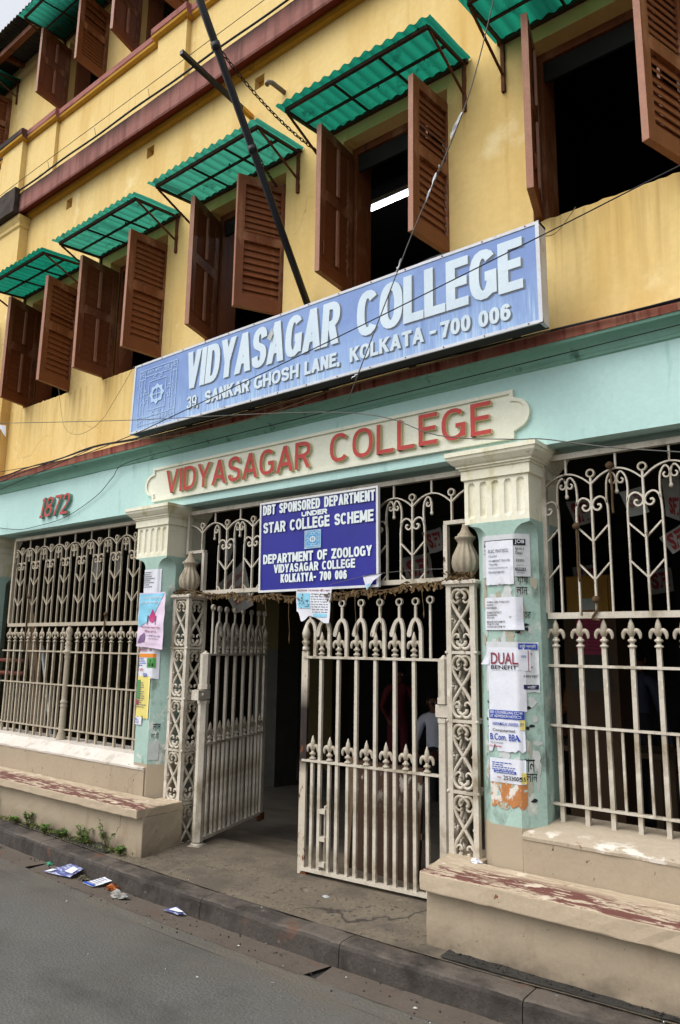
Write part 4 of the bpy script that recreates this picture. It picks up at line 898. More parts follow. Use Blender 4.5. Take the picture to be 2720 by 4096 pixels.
NAME = (('VIDYASAGAR', -2.505, -.965, 3.590, 3.892, .058, .05), ('COLLEGE', -.815, .333, 3.578, 3.884, .062, .0))
ADDR = (('39,', -2.47, -2.335, 3.430, 3.528, .0165, 0), ('SANKAR', -2.262, -1.782, 3.434, 3.532, .0235, 0), ('GHOSH', -1.735, -1.308, 3.432, 3.530, .0235, 0), ('LANE,', -1.255, -.95, 3.432, 3.528, .0235, 0), ('KOLKATA', -.868, -.308, 3.430, 3.528, .0235, 0), ('-', -.268, -.225, 3.430, 3.528, .022, 0), ('700', -.195, .005, 3.420, 3.520, .0235, 0), ('006', .055, .253, 3.416, 3.514, .0235, 0))
for nm, rows, gp in (('name_lettering', NAME, .10), ('address_lettering', ADDR, .22)):
    for w_, a, b, z0, z1, t_, sh in rows:
        dx, dz = (.012, -.009) if nm[0] == 'n' else (.009, -.008)
        mb = MB(); block_text(mb, w_, a+dx, b+dx, z0+dz, z1+dz, t_, lambda x, z, o=0: sg(x+sh*(z-z0), z, .002+o), t_*gp); q_ = mb.build(nm, SIGNS, SG); q_.name = 'letter_shadow'
        mb = MB(); block_text(mb, w_, a, b, z0, z1, t_, lambda x, z, o=0: sg(x+sh*(z-z0), z, .006+o), t_*gp); mb.build(nm, SIGNW, SG)
def emblem(mb, x0, x1, z0, z1, fn, lw):
    """square college crest: double border with corner marks, stepped inner square, eight-point star ring"""
    def X(a): return x0+(x1-x0)*a
    def Z(a): return z0+(z1-z0)*a
    ax, az = (x1-x0), (z1-z0)
    def line(a, b, c, d, w=lw):
        p, q = Vector((X(a), Z(b))), Vector((X(c), Z(d))); t = (q-p).normalized()*w/2; n = Vector((-t.y, t.x)); p = p-t; q = q+t
        mb.add([fn(*(p+n)), fn(*(p-n)), fn(*(q-n)), fn(*(q+n))], [(0,1,2,3)])
    def poly(P): 
        for a, b in zip(P, P[1:]+P[:1]): line(*a, *b)
    poly([(0,0),(1,0),(1,1),(0,1)]); poly([(.15,.13),(.85,.13),(.85,.87),(.15,.87)])
    for c in (.15, .85): line(c, 0, c, .13); line(c, .87, c, 1); line(0, c*.98, .15, c*.98); line(.85, c*.98, 1, c*.98)
    for cx in (.075, .925):
        for cz in (.065, .935):
            for k in range(4):
                a = k*pi/2; line(cx, cz, cx+.04*cos(a), cz+.04*sin(a)); line(cx+.04*cos(a), cz+.04*sin(a), cx+.04*cos(a)-.035*sin(a), cz+.04*sin(a)+.035*cos(a))
    poly([(.27,.24),(.73,.24),(.73,.76),(.27,.76)])
    for k in range(4):     # gate steps in the middle of every side
        R = lambda u, v: ((.5+u, .5+v), (.5+v, .5-u), (.5-u, .5-v), (.5-v, .5+u))[k]
        for s in (-1, 1):
            pts = [R(s*.05, .26), R(s*.05, .30), R(s*.11, .30), R(s*.11, .345), R(s*.05, .345), R(s*.05, .37)]
            for a, b in zip(pts, pts[1:]): line(*a, *b)
    n = 16; o = len(mb.v)
    for k in range(n):
        a = 2*pi*k/n+pi/8*0; r = .205 if k % 2 == 0 else .16
        mb.v.append(fn(X(.5+r*cos(a)), Z(.5+r*sin(a)*.92))); mb.v.append(fn(X(.5+.115*cos(a)), Z(.5+.115*sin(a)*.92)))
    for k in range(n): a, b = o+2*k, o+2*((k+1) % n); mb.face((a, b, b+1, a+1))
    line(.5, .40, .5, .60, lw*1.3); line(.39, .5, .61, .5, lw*1.3)
    for k in range(4):
        a = k*pi/2; ex, ez = .5+.085*cos(a), .5+.08*sin(a)
        for s in (-1, 1): line(ex, ez, ex+.025*cos(a+s*.9), ez+.025*sin(a+s*.9))
    for s, a, b, c, d in (('জ্ঞান', .19, .36, .895, .975), ('প্রাণ', .42, .58, .895, .975), ('সেবা', .66, .80, .895, .975), ('বিদ্যাসাগর', .19, .52, .03, .105), ('কলেজ', .58, .82, .03, .105)): put_text(mb, s, X(a), X(b), Z(c), Z(d), fn)
    for s, xx in (('মেট্রোপলিটান', .03), ('ইনস্টিটিউশন', .885)):
        v, f, w, h = text2d(s); mb.add([fn(X(xx+.08*(1-b)), Z(.17+.66*a)) for a, b in v], f)
mb = MB(); emblem(mb, -3.10, -2.62, 3.405, 3.873, lambda x, z: sg(x, z, .005), .0055); mb.build('crest', EMBL, SG)
mb = MB()
for i in range(5): x = SXL+.3+i*.75; mb.box(x, x+.03, -.2565, .048, SZ0+.1, SZ0+.13); mb.box(x, x+.03, -.2565, .048, SZ1-.14, SZ1-.11)
mb.build('wall_bracket', DARKM, SG)
mb = MB(); mb.add([sg(-1.575, 3.86, .009), sg(-1.56, 3.80, .014), sg(-1.578, 3.755, .02), sg(-1.605, 3.78, .026)], [(0,1,2,3)]); mb.build('torn_flap', PAPERG, SG)

# blue department banner hung on the transom
BN = thing('department_banner', 'dark blue STAR COLLEGE SCHEME banner in white frame on the transom', 'sign', (-1.45, .05, 2.02))
bn = lambda x, z, o=0: (x, .052-.012*((z-2.02)/.67)-o, z)
mb = MB(); mb.grid(lambda u, v: Vector(bn(-1.985+1.063*u, 2.035+.645*v))+Vector((0, -.003*sin(u*9+v*3), 0)), 20, 10, True); mb.build('banner_sheet', BANB, BN)
mb = MB()
for a, b, c, d in ((-2.0, -1.985, 2.02, 2.695), (-.922, -.905, 2.02, 2.695)): mb.loft([[bn(a, z, .012), bn(b, z, .012), bn(b, z, -.012), bn(a, z, -.012)] for z in (c, d)])
for a, b, c, d in ((-1.985, -.922, 2.02, 2.036), (-1.985, -.922, 2.681, 2.695)): mb.loft([[bn(x, c, .011), bn(x, d, .011), bn(x, d, -.011), bn(x, c, -.011)] for x in (a, b)])
mb.build('banner_frame', WHITE, BN)
for w_, a, b, c, d, t_ in (('DBT SPONSORED DEPARTMENT', -1.972, -.932, 2.598, 2.674, .0165), ('UNDER', -1.585, -1.345, 2.551, 2.588, .012), ('STAR COLLEGE SCHEME', -1.965, -.945, 2.460, 2.541, .0185), ('DEPARTMENT OF ZOOLOGY', -1.96, -.96, 2.230, 2.300, .0165), ('VIDYASAGAR COLLEGE', -1.85, -1.10, 2.158, 2.220, .0145), ('KOLKATYA- 700 006', -1.78, -1.17, 2.085, 2.147, .0145)):
    block_words(w_, a, b, c, d, t_, lambda x, z, o=0: bn(x, z, .0075+o), t_*.18, 'banner_lettering', BANW, BN)
mb = MB(); mb.add([bn(-1.555, 2.315, .006), bn(-1.40, 2.315, .006), bn(-1.40, 2.447, .006), bn(-1.555, 2.447, .006)], [(0,1,2,3)]); cr = mb.build('crest', BANC, BN)
mb = MB(); emblem(mb, -1.552, -1.403, 2.318, 2.444, lambda x, z: bn(x, z, .0085), .0022); mb.build('crest_lines', BANW, cr)

# ---------------------------------------------------------------- bills and posters
def pillar_pt(cx):
    X0 = cx+.02-.185; X1 = cx+.02+.185
    def f(u, z, o=0):      # u measured along the front from the left arris of the front face; negative wraps left, beyond .17 wraps right
        c = .1/sqrt(2)
        if u < 0: return (X0+.1+u/sqrt(2)-o*.7071, -.075-u/sqrt(2)-o*.7071, z)
        if u <= .17: return (X0+.1+u, -.075-o, z)
        v = u-.17; return (X1-.1+v/sqrt(2)+o*.7071, -.075+v/sqrt(2)-o*.7071, z)
    return f
def bill(name, label, f, u0, u1, z0, z1, m, o=.003, torn=.0, curl=0, group=None, prints=(), left_torn=0):
    """thin sheet on the pillar with optional torn bottom edge; prints = list of (text|rect, u0,u1,z0,z1, material)"""
    t = thing(name, label, 'poster', f((u0+u1)/2, z0, 0), group=group)
    us = sorted({u0, u1, *[x for x in (0., .17) if u0 < x < u1], *[u0+(u1-u0)*i/12 for i in range(13)]}); nz_ = 12
    mb = MB(); W_ = len(us); off = []
    for j in range(nz_+1):
        for i, u in enumerate(us):
            k = j/nz_; lo = z0+torn*max(0, noise.noise(Vector((u*37+z0*50, 1, 0))))*2.2; z = lo+(z1-lo)*k
            uu = u+(left_torn*noise.noise(Vector((z*30, u0*9, 0))) if i == 0 else 0)
            q = o+.0022*(1+noise.noise(Vector((u*26+z0, z*18, 3))))+curl*max(0, .25-k)*4*max(0, (u-u0)/(u1-u0)-.4)
            mb.v.append(f(uu, z, q))
    for j in range(nz_):
        for i in range(W_-1): a = j*W_+i; mb.face((a, a+1, a+W_+1, a+W_), True)
    sh = mb.build('sheet', m, t)
    lift = o+.0055; small = {}
    for s_, a, b, c, d, m_ in prints:
        if s_ is None and b-a < .03 and d-c < .012: small.setdefault(m_, []).append((a, b, c, d)); continue
        mb = MB()
        if s_ is None:
            ul = sorted({a, b, *[x for x in (0., .17) if a < x < b], *[a+(b-a)*i/8 for i in range(9)]}); nu = len(ul)
            mb.v = [f(u_, z_, lift) for z_ in (c, d) for u_ in ul]
            for i in range(nu-1): mb.face((i, i+1, nu+i+1, nu+i))
            lift += .0002
        else: put_text(mb, s_, a, b, c, d, lambda u, z: f(u, z, lift+.0012), .012)
        mb.build('print', m_, t)
    for m_, rs in small.items():
        mb = MB()
        for a, b, c, d in rs: mb.grid(lambda u, v: f(a+(b-a)*u, c+(d-c)*v, lift), 1, 1)
        tag(mb.build('fine_print', m_, t), kind='stuff')
    return t
f0 = pillar_pt(0.0); f1 = pillar_pt(-3.15)
def para(u0, u1, ztop, n, h, m, seed):
    r = random.Random(seed); out = []
    for i in range(n):
        z = ztop-i*h*1.9; b = u0+(u1-u0)*r.uniform(.5, 1)
        u = u0
        while u < b-.008:
            w = r.uniform(.008, .022); out.append((None, u, min(u+w, b), z-h*.75, z, m)); u += w+.005
    return out
# right pillar, top to bottom
bill('job_bill', 'grey old JOB bill with black border behind the physics sheet', f0, -.06, .262, 2.03, 2.27, PAPERL, .002, prints=[(None, -.02, .235, 2.205, 2.24, INK), ('JOB', .172, .228, 2.209, 2.236, PAPER), ('WANT', -.016, .05, 2.209, 2.236, PAPER), ('(p.m.)', .175, .225, 2.175, 2.195, INK), ('Day)', .175, .215, 2.150, 2.170, INK), ('33331', .175, .222, 2.112, 2.126, INK), ('gmail.com', .178, .222, 2.088, 2.096, INKG), (None, .172, .232, 2.062, 2.078, INK), ('OFFICE', .178, .228, 2.065, 2.076, PAPER), ('CATION', .178, .222, 2.046, 2.056, INKG), ('Salary', -.018, .0, 2.18, 2.19, INK), ('Part', -.018, .0, 2.16, 2.17, INK)])
bill('tuition_notice', 'white sheet headed B.SC PHYSICS on right pillar', f0, .0, .168, 1.985, 2.235, PAPER, .007, .008, prints=[('B.SC PHYSICS', .018, .138, 2.168, 2.187, INKG), ('SIALDAH', .018, .07, 2.143, 2.154, INKG), ('AN EMINENT TEACHER', .018, .15, 2.116, 2.128, INKG), ('TEACHES', .018, .072, 2.096, 2.107, INKG), ('PHYSICS(HONS&PASS)-XII', .018, .135, 2.075, 2.085, INKG), ('PH-9433380727', .018, .115, 2.050, 2.063, INKG)])
bill('lodging_notice', 'white curling sheet offering GIRL PAYING GUST on right pillar', f0, -.02, .21, 1.735, 1.915, PAPER, .006, curl=.02, prints=[('WOMAN / GIRL, PAYING GUST', .0, .14, 1.884, 1.895, INK), ('REQUERD', .0, .04, 1.868, 1.878, INK), ('KROWBAZAR', .0, .062, 1.853, 1.863, INK), ('PLEASE CONTRACT-', .0, .092, 1.826, 1.837, INK), ('SULAKSHANA', .0, .062, 1.812, 1.822, INK), ('983161356', .0, .046, 1.799, 1.808, INK), ('MON-FRI DAY=6AM TO', .0, .11, 1.775, 1.786, INK), ('9 P.M TO 11P.M', .0, .07, 1.762, 1.772, INK), ('ST-SUN DAY=5P.M TO', .0, .11, 1.748, 1.758, INK)])
bill('admission_bill', 'blue headed Bengali bill wrapping the right face of right pillar', f0, -.03, .292, 1.40, 1.67, PAPERL, .002, .01, prints=[(None, .175, .285, 1.63, 1.662, INKB), ('র্তির প্রক্রিয়া', .182, .28, 1.634, 1.658, PAPER), ('ও রকম ভর্তি', .20, .285, 1.475, 1.497, INK), (None, .20, .285, 1.418, 1.442, flat('navy_print', '22264a')), ('কমিটি', .22, .272, 1.422, 1.438, PAPER), ('তারা', .242, .255, 1.60, 1.61, INK), ('ভরা', .242, .256, 1.53, 1.54, INK)])
bill('course_bill', 'white DUAL BENEFIT bill with red lettering on right pillar', f0, .0, .245, 1.515, 1.64, PAPER, .005, .01, left_torn=.004, prints=[('DUAL', .018, .172, 1.548, 1.612, INKM), ('BENEFIT', .018, .172, 1.522, 1.543, INK), (None, .228, .232, 1.515, 1.625, INKM), ('100%', .19, .216, 1.586, 1.598, INKB)])
mb = MB(); mb.add([f0(.0, 1.655, .004), f0(-.012, 1.60, .012), f0(-.05, 1.545, .03), f0(.005, 1.545, .012), f0(.006, 1.60, .006)], [(0,1,2,3,4)]); tag(mb.build('torn_bill_corner', PAPER), 'white torn paper corner sticking out left of DUAL BENEFIT bill', 'paper')
bill('blank_bill', 'large blank pale sheet below DUAL BENEFIT bill', f0, .0, .215, 1.30, 1.518, PAPER, .004, .0)
bill('counselling_bill', 'blue and white COUNSELLING admission notice bill low on right pillar', f0, -.005, .20, 1.085, 1.305, PAPER, .0055, .05, prints=[(None, .0, .198, 1.258, 1.303, INKB), ('EER COUNSELLING COM', .006, .185, 1.284, 1.299, PAPER), ('UT ADMISSION NOTICE', .006, .18, 1.264, 1.279, PAPER), ('ANNAMALAI UNIVERSITY', .018, .192, 1.222, 1.240, INKB), (None, .172, .2, 1.205, 1.256, PAPERY), ('Computerised', .02, .15, 1.186, 1.205, INK), ('B.Com. BBA', .004, .172, 1.145, 1.180, INKB), ('Fees & Investment', .004, .08, 1.128, 1.137, INKG), ('Our Features', .0, .07, 1.108, 1.120, INKR)])
bill('telephone_bill', 'torn white bill with telephone number low on right pillar', f0, -.004, .2, .925, 1.05, PAPER, .004, .0, left_torn=.008, prints=[(None, .02, .15, .975, .988, INKB), ('some out students are also', .03, .14, .977, .986, PAPER), ('25330055', .075, .195, .942, .964, INK), (None, .172, .2, .93, .985, PAPERY), ('start', .04, .062, .95, .958, INKR)]+para(.01, .15, 1.03, 4, .006, INKB, 5))
bill('orange_bill', 'torn orange bill at the foot of right pillar', f0, .0, .205, .80, .925, mat('orange_bill_paper', 'b47a4a', 'a66c3e', sc=12, fine=.08, rough=.85, layers=[('cfc9c0', 11, (1, 1, .7), .56, .02, None), ('9cbab0', 8, (1, 1, 1), .60, .015, None)]), .002, .045, left_torn=.01)
for s_, a, b, c, d, l_ in (('য়ায়', .182, .245, 1.985, 2.03, 'black Bengali letters just below the JOB bill on right pillar'), ('লান', .176, .24, 1.93, 1.975, 'outlined Bengali letters above the lodging notice on right pillar'), ('ভতর', .19, .255, 1.80, 1.835, 'broken Bengali letters right of the lodging notice'), ('শান', .175, .25, .99, 1.06, 'large Bengali letters beside the telephone bill'), ('এলান', .172, .262, .94, .985, 'lowest row of Bengali letters on right pillar'), ('ই', -.02, -.005, 1.96, 2.0, 'single Bengali letter on left chamfer of right pillar')):
    mb = MB(); put_text(mb, s_, a, b, c, d, lambda u, z: f0(u, z, .0035), .004); tag(mb.build('stencilled_slogan', INK), l_, 'lettering')
mb = MB(); rr = random.Random(3)
for i in range(16):
    u, z = rr.choice(((.2, 1.72), (.23, 1.78), (.2, 1.32), (.23, 1.24), (.22, 1.20), (-.03, 1.76), (-.025, 1.35), (.22, .86), (-.02, 1.23)))
    u += rr.uniform(-.02, .03); z += rr.uniform(-.02, .02); n = 7; pts = [(u+rr.uniform(.3, 1)*.022*cos(2*pi*k/n), z+rr.uniform(.3, 1)*.014*sin(2*pi*k/n)) for k in range(n)]
    mb.add([f0(*p, .0022+.0002*i) for p in pts], [tuple(range(n))])
for k_, m_ in enumerate((PAPERG, mat('pale_scrap_paper', 'c4c6c4', 'b4b8b6', sc=9, fine=.06, rough=.85), mat('buff_scrap_paper', 'a9a592', '9a9684', sc=9, fine=.06, rough=.85))):
    m2 = MB()
    for i in range(26):
        u, z = rr.choice((rr.uniform(-.06, 0), rr.uniform(0, .17), rr.uniform(0, .17), rr.uniform(.17, .29), rr.uniform(.17, .29))), rr.choice((rr.uniform(.78, 2.2), rr.uniform(1.64, 2.0), rr.uniform(.9, 1.15))); n = 13; su, sz_ = rr.uniform(.012, .045), rr.uniform(.015, .07)
        lo, hi = (-.09, -.001) if u < 0 else ((.001, .169) if u < .17 else (.171, .30))
        pts = [(min(hi, max(lo, u+rr.uniform(.5, 1)*su*cos(2*pi*k/n))), z+rr.uniform(.5, 1)*sz_*sin(2*pi*k/n)) for k in range(n)]
        m2.add([f0(*p, .0012+.00004*i+.0006*k_) for p in pts], [tuple(range(n))])
    tag(m2.build('bill_remnants', m_), ('grey', 'pale', 'buff')[k_]+' torn bill scraps stuck over right pillar', 'paper scraps', kind='stuff')
tag(mb.build('bill_remnants', INK), 'black scraps of old torn bills on right pillar', 'paper scraps', kind='stuff')
# left pillar
bill('pillar_notice', 'white typed notice high on left pillar under the capital', f1, -.01, .20, 2.02, 2.245, PAPER, .003, prints=para(.0, .15, 2.225, 8, .009, INKG, 3))
bill('yellow_handbill', 'torn yellow handbill low on left pillar', f1, -.02, .155, 1.05, 1.38, PAPERY, .005, .03, left_torn=.01, prints=para(.0, .13, 1.33, 12, .009, INKG, 8)+[(None, -.018, .04, 1.20, 1.35, INKV), (None, -.018, .03, 1.15, 1.195, INKR)])
bill('course_bill', 'colourful BHATI course bill below blood donation poster on left pillar', f1, -.01, .225, 1.36, 1.62, PAPER, .003, .02, prints=[('BHARAT', .0, .105, 1.575, 1.61, INKM), ('100%', .125, .16, 1.58, 1.60, INKR), (None, .0, .195, 1.53, 1.56, INKO), (None, .105, .195, 1.45, 1.525, INKV), ('X', .135, .165, 1.49, 1.515, INK), ('XII', .12, .175, 1.46, 1.485, INK), ('NAYA', .015, .065, 1.42, 1.445, INKR), ('BBA', .07, .12, 1.375, 1.405, INKB)]+para(.0, .1, 1.52, 4, .009, INKB, 11))
bill('small_bill', 'small pale bill remnant at foot of left pillar', f1, .175, .255, .74, .88, PAPERG, .003, .0)
bill('small_print_bill', 'small white printed slip under the yellow handbill on left pillar', f1, -.03, .08, 1.0, 1.06, PAPER, .006, .0, prints=para(-.02, .07, 1.05, 4, .006, INKB, 21))
for s_, a, b, c, d, l_ in (('লাল', .20, .26, .96, 1.02, 'upper black Bengali letters low on right face of left pillar'), ('ভোট', .19, .25, .90, .955, 'lower black Bengali letters low on right face of left pillar')):
    mb = MB(); put_text(mb, s_, a, b, c, d, lambda u, z: f1(u, z, .003), .004); tag(mb.build('stencilled_slogan', INK), l_, 'lettering')
# blood donation poster hanging by a string off the left pillar
PO = thing('donation_poster', 'sky blue and lilac blood donation poster hanging on left pillar', 'poster', (-3.05, -.12, 1.62))
def pp(u, v, o=0):
    x = -3.225+.335*u; return (x+.006*noise.noise(Vector((v*3, 1, 0))), -.112+.02*sin(u*3.1)-.035*(u-.5)*0+.012*noise.noise(Vector((u*3, v*4, 0)))-o, 1.605+.445*v+.012*(u-.5)*2*(1-v)*-1)
mb = MB(); mb.grid(lambda u, v: pp(u, v), 20, 26, True); mb.build('sheet', POSTP, PO)
def ppoly(pts, m, o=.003, name='print'): 
    mb = MB(); n = len(pts); cu = sum(p[0] for p in pts)/n; cv_ = sum(p[1] for p in pts)/n
    K = 8
    for i in range(n):
        a, b = pts[i], pts[(i+1) % n]
        for s in range(K):
            for r in range(K-s):
                g_ = lambda i_, j_: (cu+(a[0]-cu)*i_/K+(b[0]-cu)*j_/K, cv_+(a[1]-cv_)*i_/K+(b[1]-cv_)*j_/K)
                mb.add([pp(*g_(r, s), o), pp(*g_(r+1, s), o), pp(*g_(r, s+1), o)], [(0,1,2)])
                if r < K-s-1: mb.add([pp(*g_(r+1, s), o), pp(*g_(r+1, s+1), o), pp(*g_(r, s+1), o)], [(0,1,2)])
    mb.build(name, m, PO)
ppoly([(.02,.36),(.03,.98),(.95,.98),(.55,.62),(.30,.45)], POSTB)
ppoly([(.5,.70),(.58,.60),(.60,.52),(.52,.45),(.42,.47),(.36,.54),(.42,.62)], POSTM, .005)
ppoly([(.03,.06),(.24,.10),(.27,.20),(.22,.27),(.10,.20)], POSTD, .005)
for s_, a, b, c, d, m_ in (('জাতি ধর্ম নির্বিশেষে', .12, .88, .87, .94, PAPER), ('রক্তদানে শামিল হোন', .08, .88, .78, .85, PAPER), ('সবার তরে রক্ত দিয়ে', .1, .86, .34, .39, INKM), ('জীবন বাঁচান', .24, .68, .27, .32, INKM)):
    mb = MB(); put_text(mb, s_, a, b, c, d, lambda u, v: pp(u, v, .006), .012); mb.build('lettering', m_, PO)
mb = MB()
for s, a, b, c, d in (('এ বি টি এম আই', .32, .84, .20, .24), ('সেন্ট্রাল ব্লাড ব্যাংক', .38, .76, .15, .18), ('................................', .26, .9, .085, .09), ('...............................', .26, .9, .06, .065)): put_text(mb, s, a, b, c, d, lambda u, v: pp(u, v, .006), .01)
tag(mb.build('fine_print', flat('poster_grey_ink', '5a5568', .6), PO), kind='stuff'); mb = MB()
for x in (.33, .62): mb.add([pp(x, .42, .006), pp(x+.02, .42, .006), pp(x+.035, .58, .006), pp(x-.015, .58, .006)], [(0,1,2,3)]); mb.build('figure_print', MATS['poster_grey_ink'], PO) if x > .5 else (mb.build('figure_print', MATS['poster_grey_ink'], PO), mb.__init__())

# ---------------------------------------------------------------- dried garland, torn donation sheet, string
GA = thing('dried_garland', 'dried brown leaf garland strung along the bottom of the transom', 'garland', (-1.55, .05, 2.03))
def ga(u): x = -2.80+2.60*u; return Vector((x, .06-.09*(abs(u-.5)*2)**3, 2.035-.045*sin(pi*u)+.03*(abs(u-.5)*2)**4+.008*sin(u*40)))
mb = MB(); mb.tube([ga(i/50) for i in range(51)], .006, 5); mb.build('string', ROPE, GA)
mb = MB()
for i in range(620):
    u = random.random(); p = ga(u)+Vector((random.uniform(-.02, .02), random.uniform(-.035, .02), random.uniform(-.028, .012))); a = random.uniform(0, 2*pi); L_ = random.uniform(.018, .045); w = L_*.22
    d = Vector((cos(a), random.uniform(-.5, .3), -abs(sin(a))*.9+.2)).normalized()*L_; s_ = d.cross(Vector((0,1,.3))).normalized()*w
    mb.add([p, p+d*.5+s_, p+d, p+d*.5-s_], [(0,1,2,3)])
tag(mb.build('dried_leaves', LEAFD, GA), kind='stuff')
for u, L_ in ((.20, .10), (.245, .14), (.33, .11), (.42, .25), (.55, .18), (.65, .22), (.73, .2), (.86, .16), (.12, .1)):
    p = ga(u); mb = MB(); mb.tube([p, p+Vector((.004, -.004, -L_*.5)), p+Vector((.01, .003, -L_)), p+Vector((.012, 0, -L_*1.2)), p+Vector((.012, 0, -L_*1.35))], [.0022, .0022, .002, .006, .001], 4); mb.build('hanging_strand', LEAFD, GA)
for x in (-.27, -2.79):       # a clump of dry leaves on each post cap
    mb = MB()
    for i in range(110):
        p = Vector((x+random.uniform(-.08, .08), -.035+random.uniform(-.02, .03), 2.045+random.uniform(-.02, .03))); a = random.uniform(0, 2*pi); L_ = random.uniform(.015, .04); d = Vector((cos(a), sin(a)*.5, random.uniform(-.6, .5)))*L_; s_ = d.cross(Vector((0,.6,1))).normalized()*L_*.25
        mb.add([p, p+d*.5+s_, p+d, p+d*.5-s_], [(0,1,2,3)])
    tag(mb.build('dry_leaf_clump', LEAFD), 'clump of dry leaves on the %s lattice post under its urn' % ('right' if x > -1 else 'left'), 'dry leaves', kind='stuff')
TS = thing('torn_donation_sheet', 'torn white donation sheet with blue drawings hanging below the banner', 'poster', (-1.32, .03, 1.85))
def ts(u, v, o=0): return (-1.615+.315*u+.004*sin(v*7), .028+.012*sin(u*5+v*3)-o, 1.80+.235*v-.012*u)
mb = MB(); n = 22; o0 = 0
prof = [.0, .0, .05, .16, .08, -.12, -.16, -.10, -.05, .02, .03, .0, -.03, -.1, -.12, -.08, -.02, .02, .06, .12, .16, .2, .22]
edge = [.32, .30, .18, .05, .02, .06, .10, .16, .19, .20, .19, .17, .16, .15, .13, .11, .09, .06, .03, .0, -.03, -.05, -.06]
mb.grid(lambda u, v: ts(u, max(0, edge[int(round(u*22))])+(1-edge[int(round(u*22))])*v), 22, 12, True); mb.build('sheet', PAPER, TS)
mb = MB(); put_text(mb, 'রক্তদানে আপনার কী লাভ', .03, .97, .90, .985, lambda u, v: ts(u, v, .003), .015); mb.build('lettering', INKM, TS)
mb = MB()
for i in range(8):
    x = .5
    while x < .93: w = random.uniform(.03, .11); mb.add([ts(a, b, .003) for a, b in ((x, .83-i*.075), (min(x+w, .95), .83-i*.075), (min(x+w, .95), .85-i*.075), (x, .85-i*.075))], [(0,1,2,3)]); x += w+.025
tag(mb.build('fine_print', INKG, TS), kind='stuff')
MB().grid(lambda u, v: ts(.52+.40*u, .17+.10*v, .003), 6, 3).build('picture', POSTB, TS); pc = MB().grid(lambda u, v: ts(.05+.41*u, .42+.44*v, .003), 6, 3).build('picture', POSTB, TS)
mb = MB(); rr = random.Random(2)
for i in range(34):
    a = (rr.uniform(.08, .4), rr.uniform(.45, .68)); b = (a[0]+rr.uniform(-.06, .08), a[1]+rr.uniform(-.05, .05)); mb.add([ts(*a, .005), ts(a[0]+.006, a[1]-.012, .005), ts(b[0]+.006, b[1]-.012, .005), ts(*b, .005)], [(0,1,2,3)])
tag(mb.build('picture_lines', flat('navy_drawing_ink', '3a4668', .7), pc), kind='stuff')
mb = MB(); mb.add([(-1.02,.02,2.095),(-.86,.018,2.10),(-.93,.016,2.06),(-.985,.02,2.0)], [(0,1,2,3)]); sc_ = mb.build('torn_paper_scrap', PAPER); tag(sc_, 'small torn triangle of printed paper on string right of banner', 'paper')
mb = MB(); mb.add([(-.99,.017,2.035),(-.955,.016,2.045),(-.982,.018,2.005)], [(0,1,2)]); mb.build('print', POSTB, sc_)

# ---------------------------------------------------------------- pole, arm, chains
FP = thing('leaning_pole', 'long black pole leaning out from the wall behind the sign', 'pole', (-1.542, -.02, 4.195))
d_ = (Vector((-1.542, -1.171, 5.909))-Vector((-1.542, -.02, 4.195)))
a_ = Vector((-1.542, -.02, 4.195))-d_*.16
mb = MB(); mb.tube([a_+d_*t*1.75 for t in (0, .3, .6, 1)], .027, 12); mb.build('shaft', BLACKM, FP)
for t in (.53, .86): p = Vector((-1.542, -.02, 4.195))+d_*t; MB().tube([p-d_*.012, p+d_*.012], .033, 12).build('clamp_band', BLACKM, FP)
AR = thing('wall_arm', 'short black square arm jutting from wall below the cornice', 'bracket', (-2.279, .05, 6.146))
mb = MB(); p, q = Vector((-2.279, .05, 6.146)), Vector((-2.279, -.74, 6.228)); w = Vector((.018, 0, 0)); h = Vector((0, .0, .018)); mb.loft([[p+w+h, p-w+h, p-w-h, p+w-h], [q+w+h, q-w+h, q-w-h, q+w-h]]); mb.build('bar', BLACKM, AR)
mb = MB(); q2_ = p+(q-p)*.16; w = Vector((.019, 0, 0)); h = Vector((0, 0, .019)); mb.loft([[p+w+h, p-w+h, p-w-h, p+w-h], [q2_+w+h, q2_-w+h, q2_-w-h, q2_+w-h]]); mb.build('painted_end', YELC, AR)
LINK = MB(); lp = [(.0105*cos(a), .024*sin(a)*(1.0)) for a in [2*pi*i/10 for i in range(10)]]
rings = [[(x*(1+.38*cos(b)), .0042*sin(b), z*(1+.17*cos(b))) for b in [2*pi*k/5 for k in range(5)]] for x, z in lp]
LINK.loft(rings+[rings[0]], False, True); LINKM = LINK.mesh('link', CHAIN)
def chain(label, p, q, sag):
    p, q = Vector(p), Vector(q); t = thing('iron_chain', label, 'chain', p); L_ = (q-p).length; n = int(L_/.036)
    pts = [p+(q-p)*(i/n)+Vector((0, 0, -sag*4*(i/n)*(1-i/n))) for i in range(n+1)]
    for i in range(n):
        o = link('link', LINKM, t); o.location = (pts[i]+pts[i+1])/2-p; d = pts[i+1]-pts[i]
        o.rotation_mode = 'QUATERNION'; o.rotation_quaternion = d.to_track_quat('Z', 'Y') @ Matrix.Rotation(pi/2*(i % 2)+.35, 3, 'Z').to_quaternion()
PC = Vector((-1.53, -1.0, 5.66))
chain('rusty chain from leaning pole to wall beside second awning', PC, (-1.505, .05, 5.46), .07)
chain('rusty chain from leaning pole down to the third window shutter', Vector((-1.56, -.83, 5.41)), (-1.91, .02, 5.30), .06)
PS = thing('drain_stub', 'grey bent drain pipe stub poking out above an awning', 'pipe', (-1.98, .05, 6.255)); mb = MB(); mb.tube([(-1.90,.05,6.20),(-1.92,-.08,6.215),(-1.935,-.11,6.21),(-1.94,-.12,6.18)], .02, 8); mb.build('pipe', mat('grey_drain', '7d766f', '655f59', sc=9, fine=.1, rough=.8), PS)

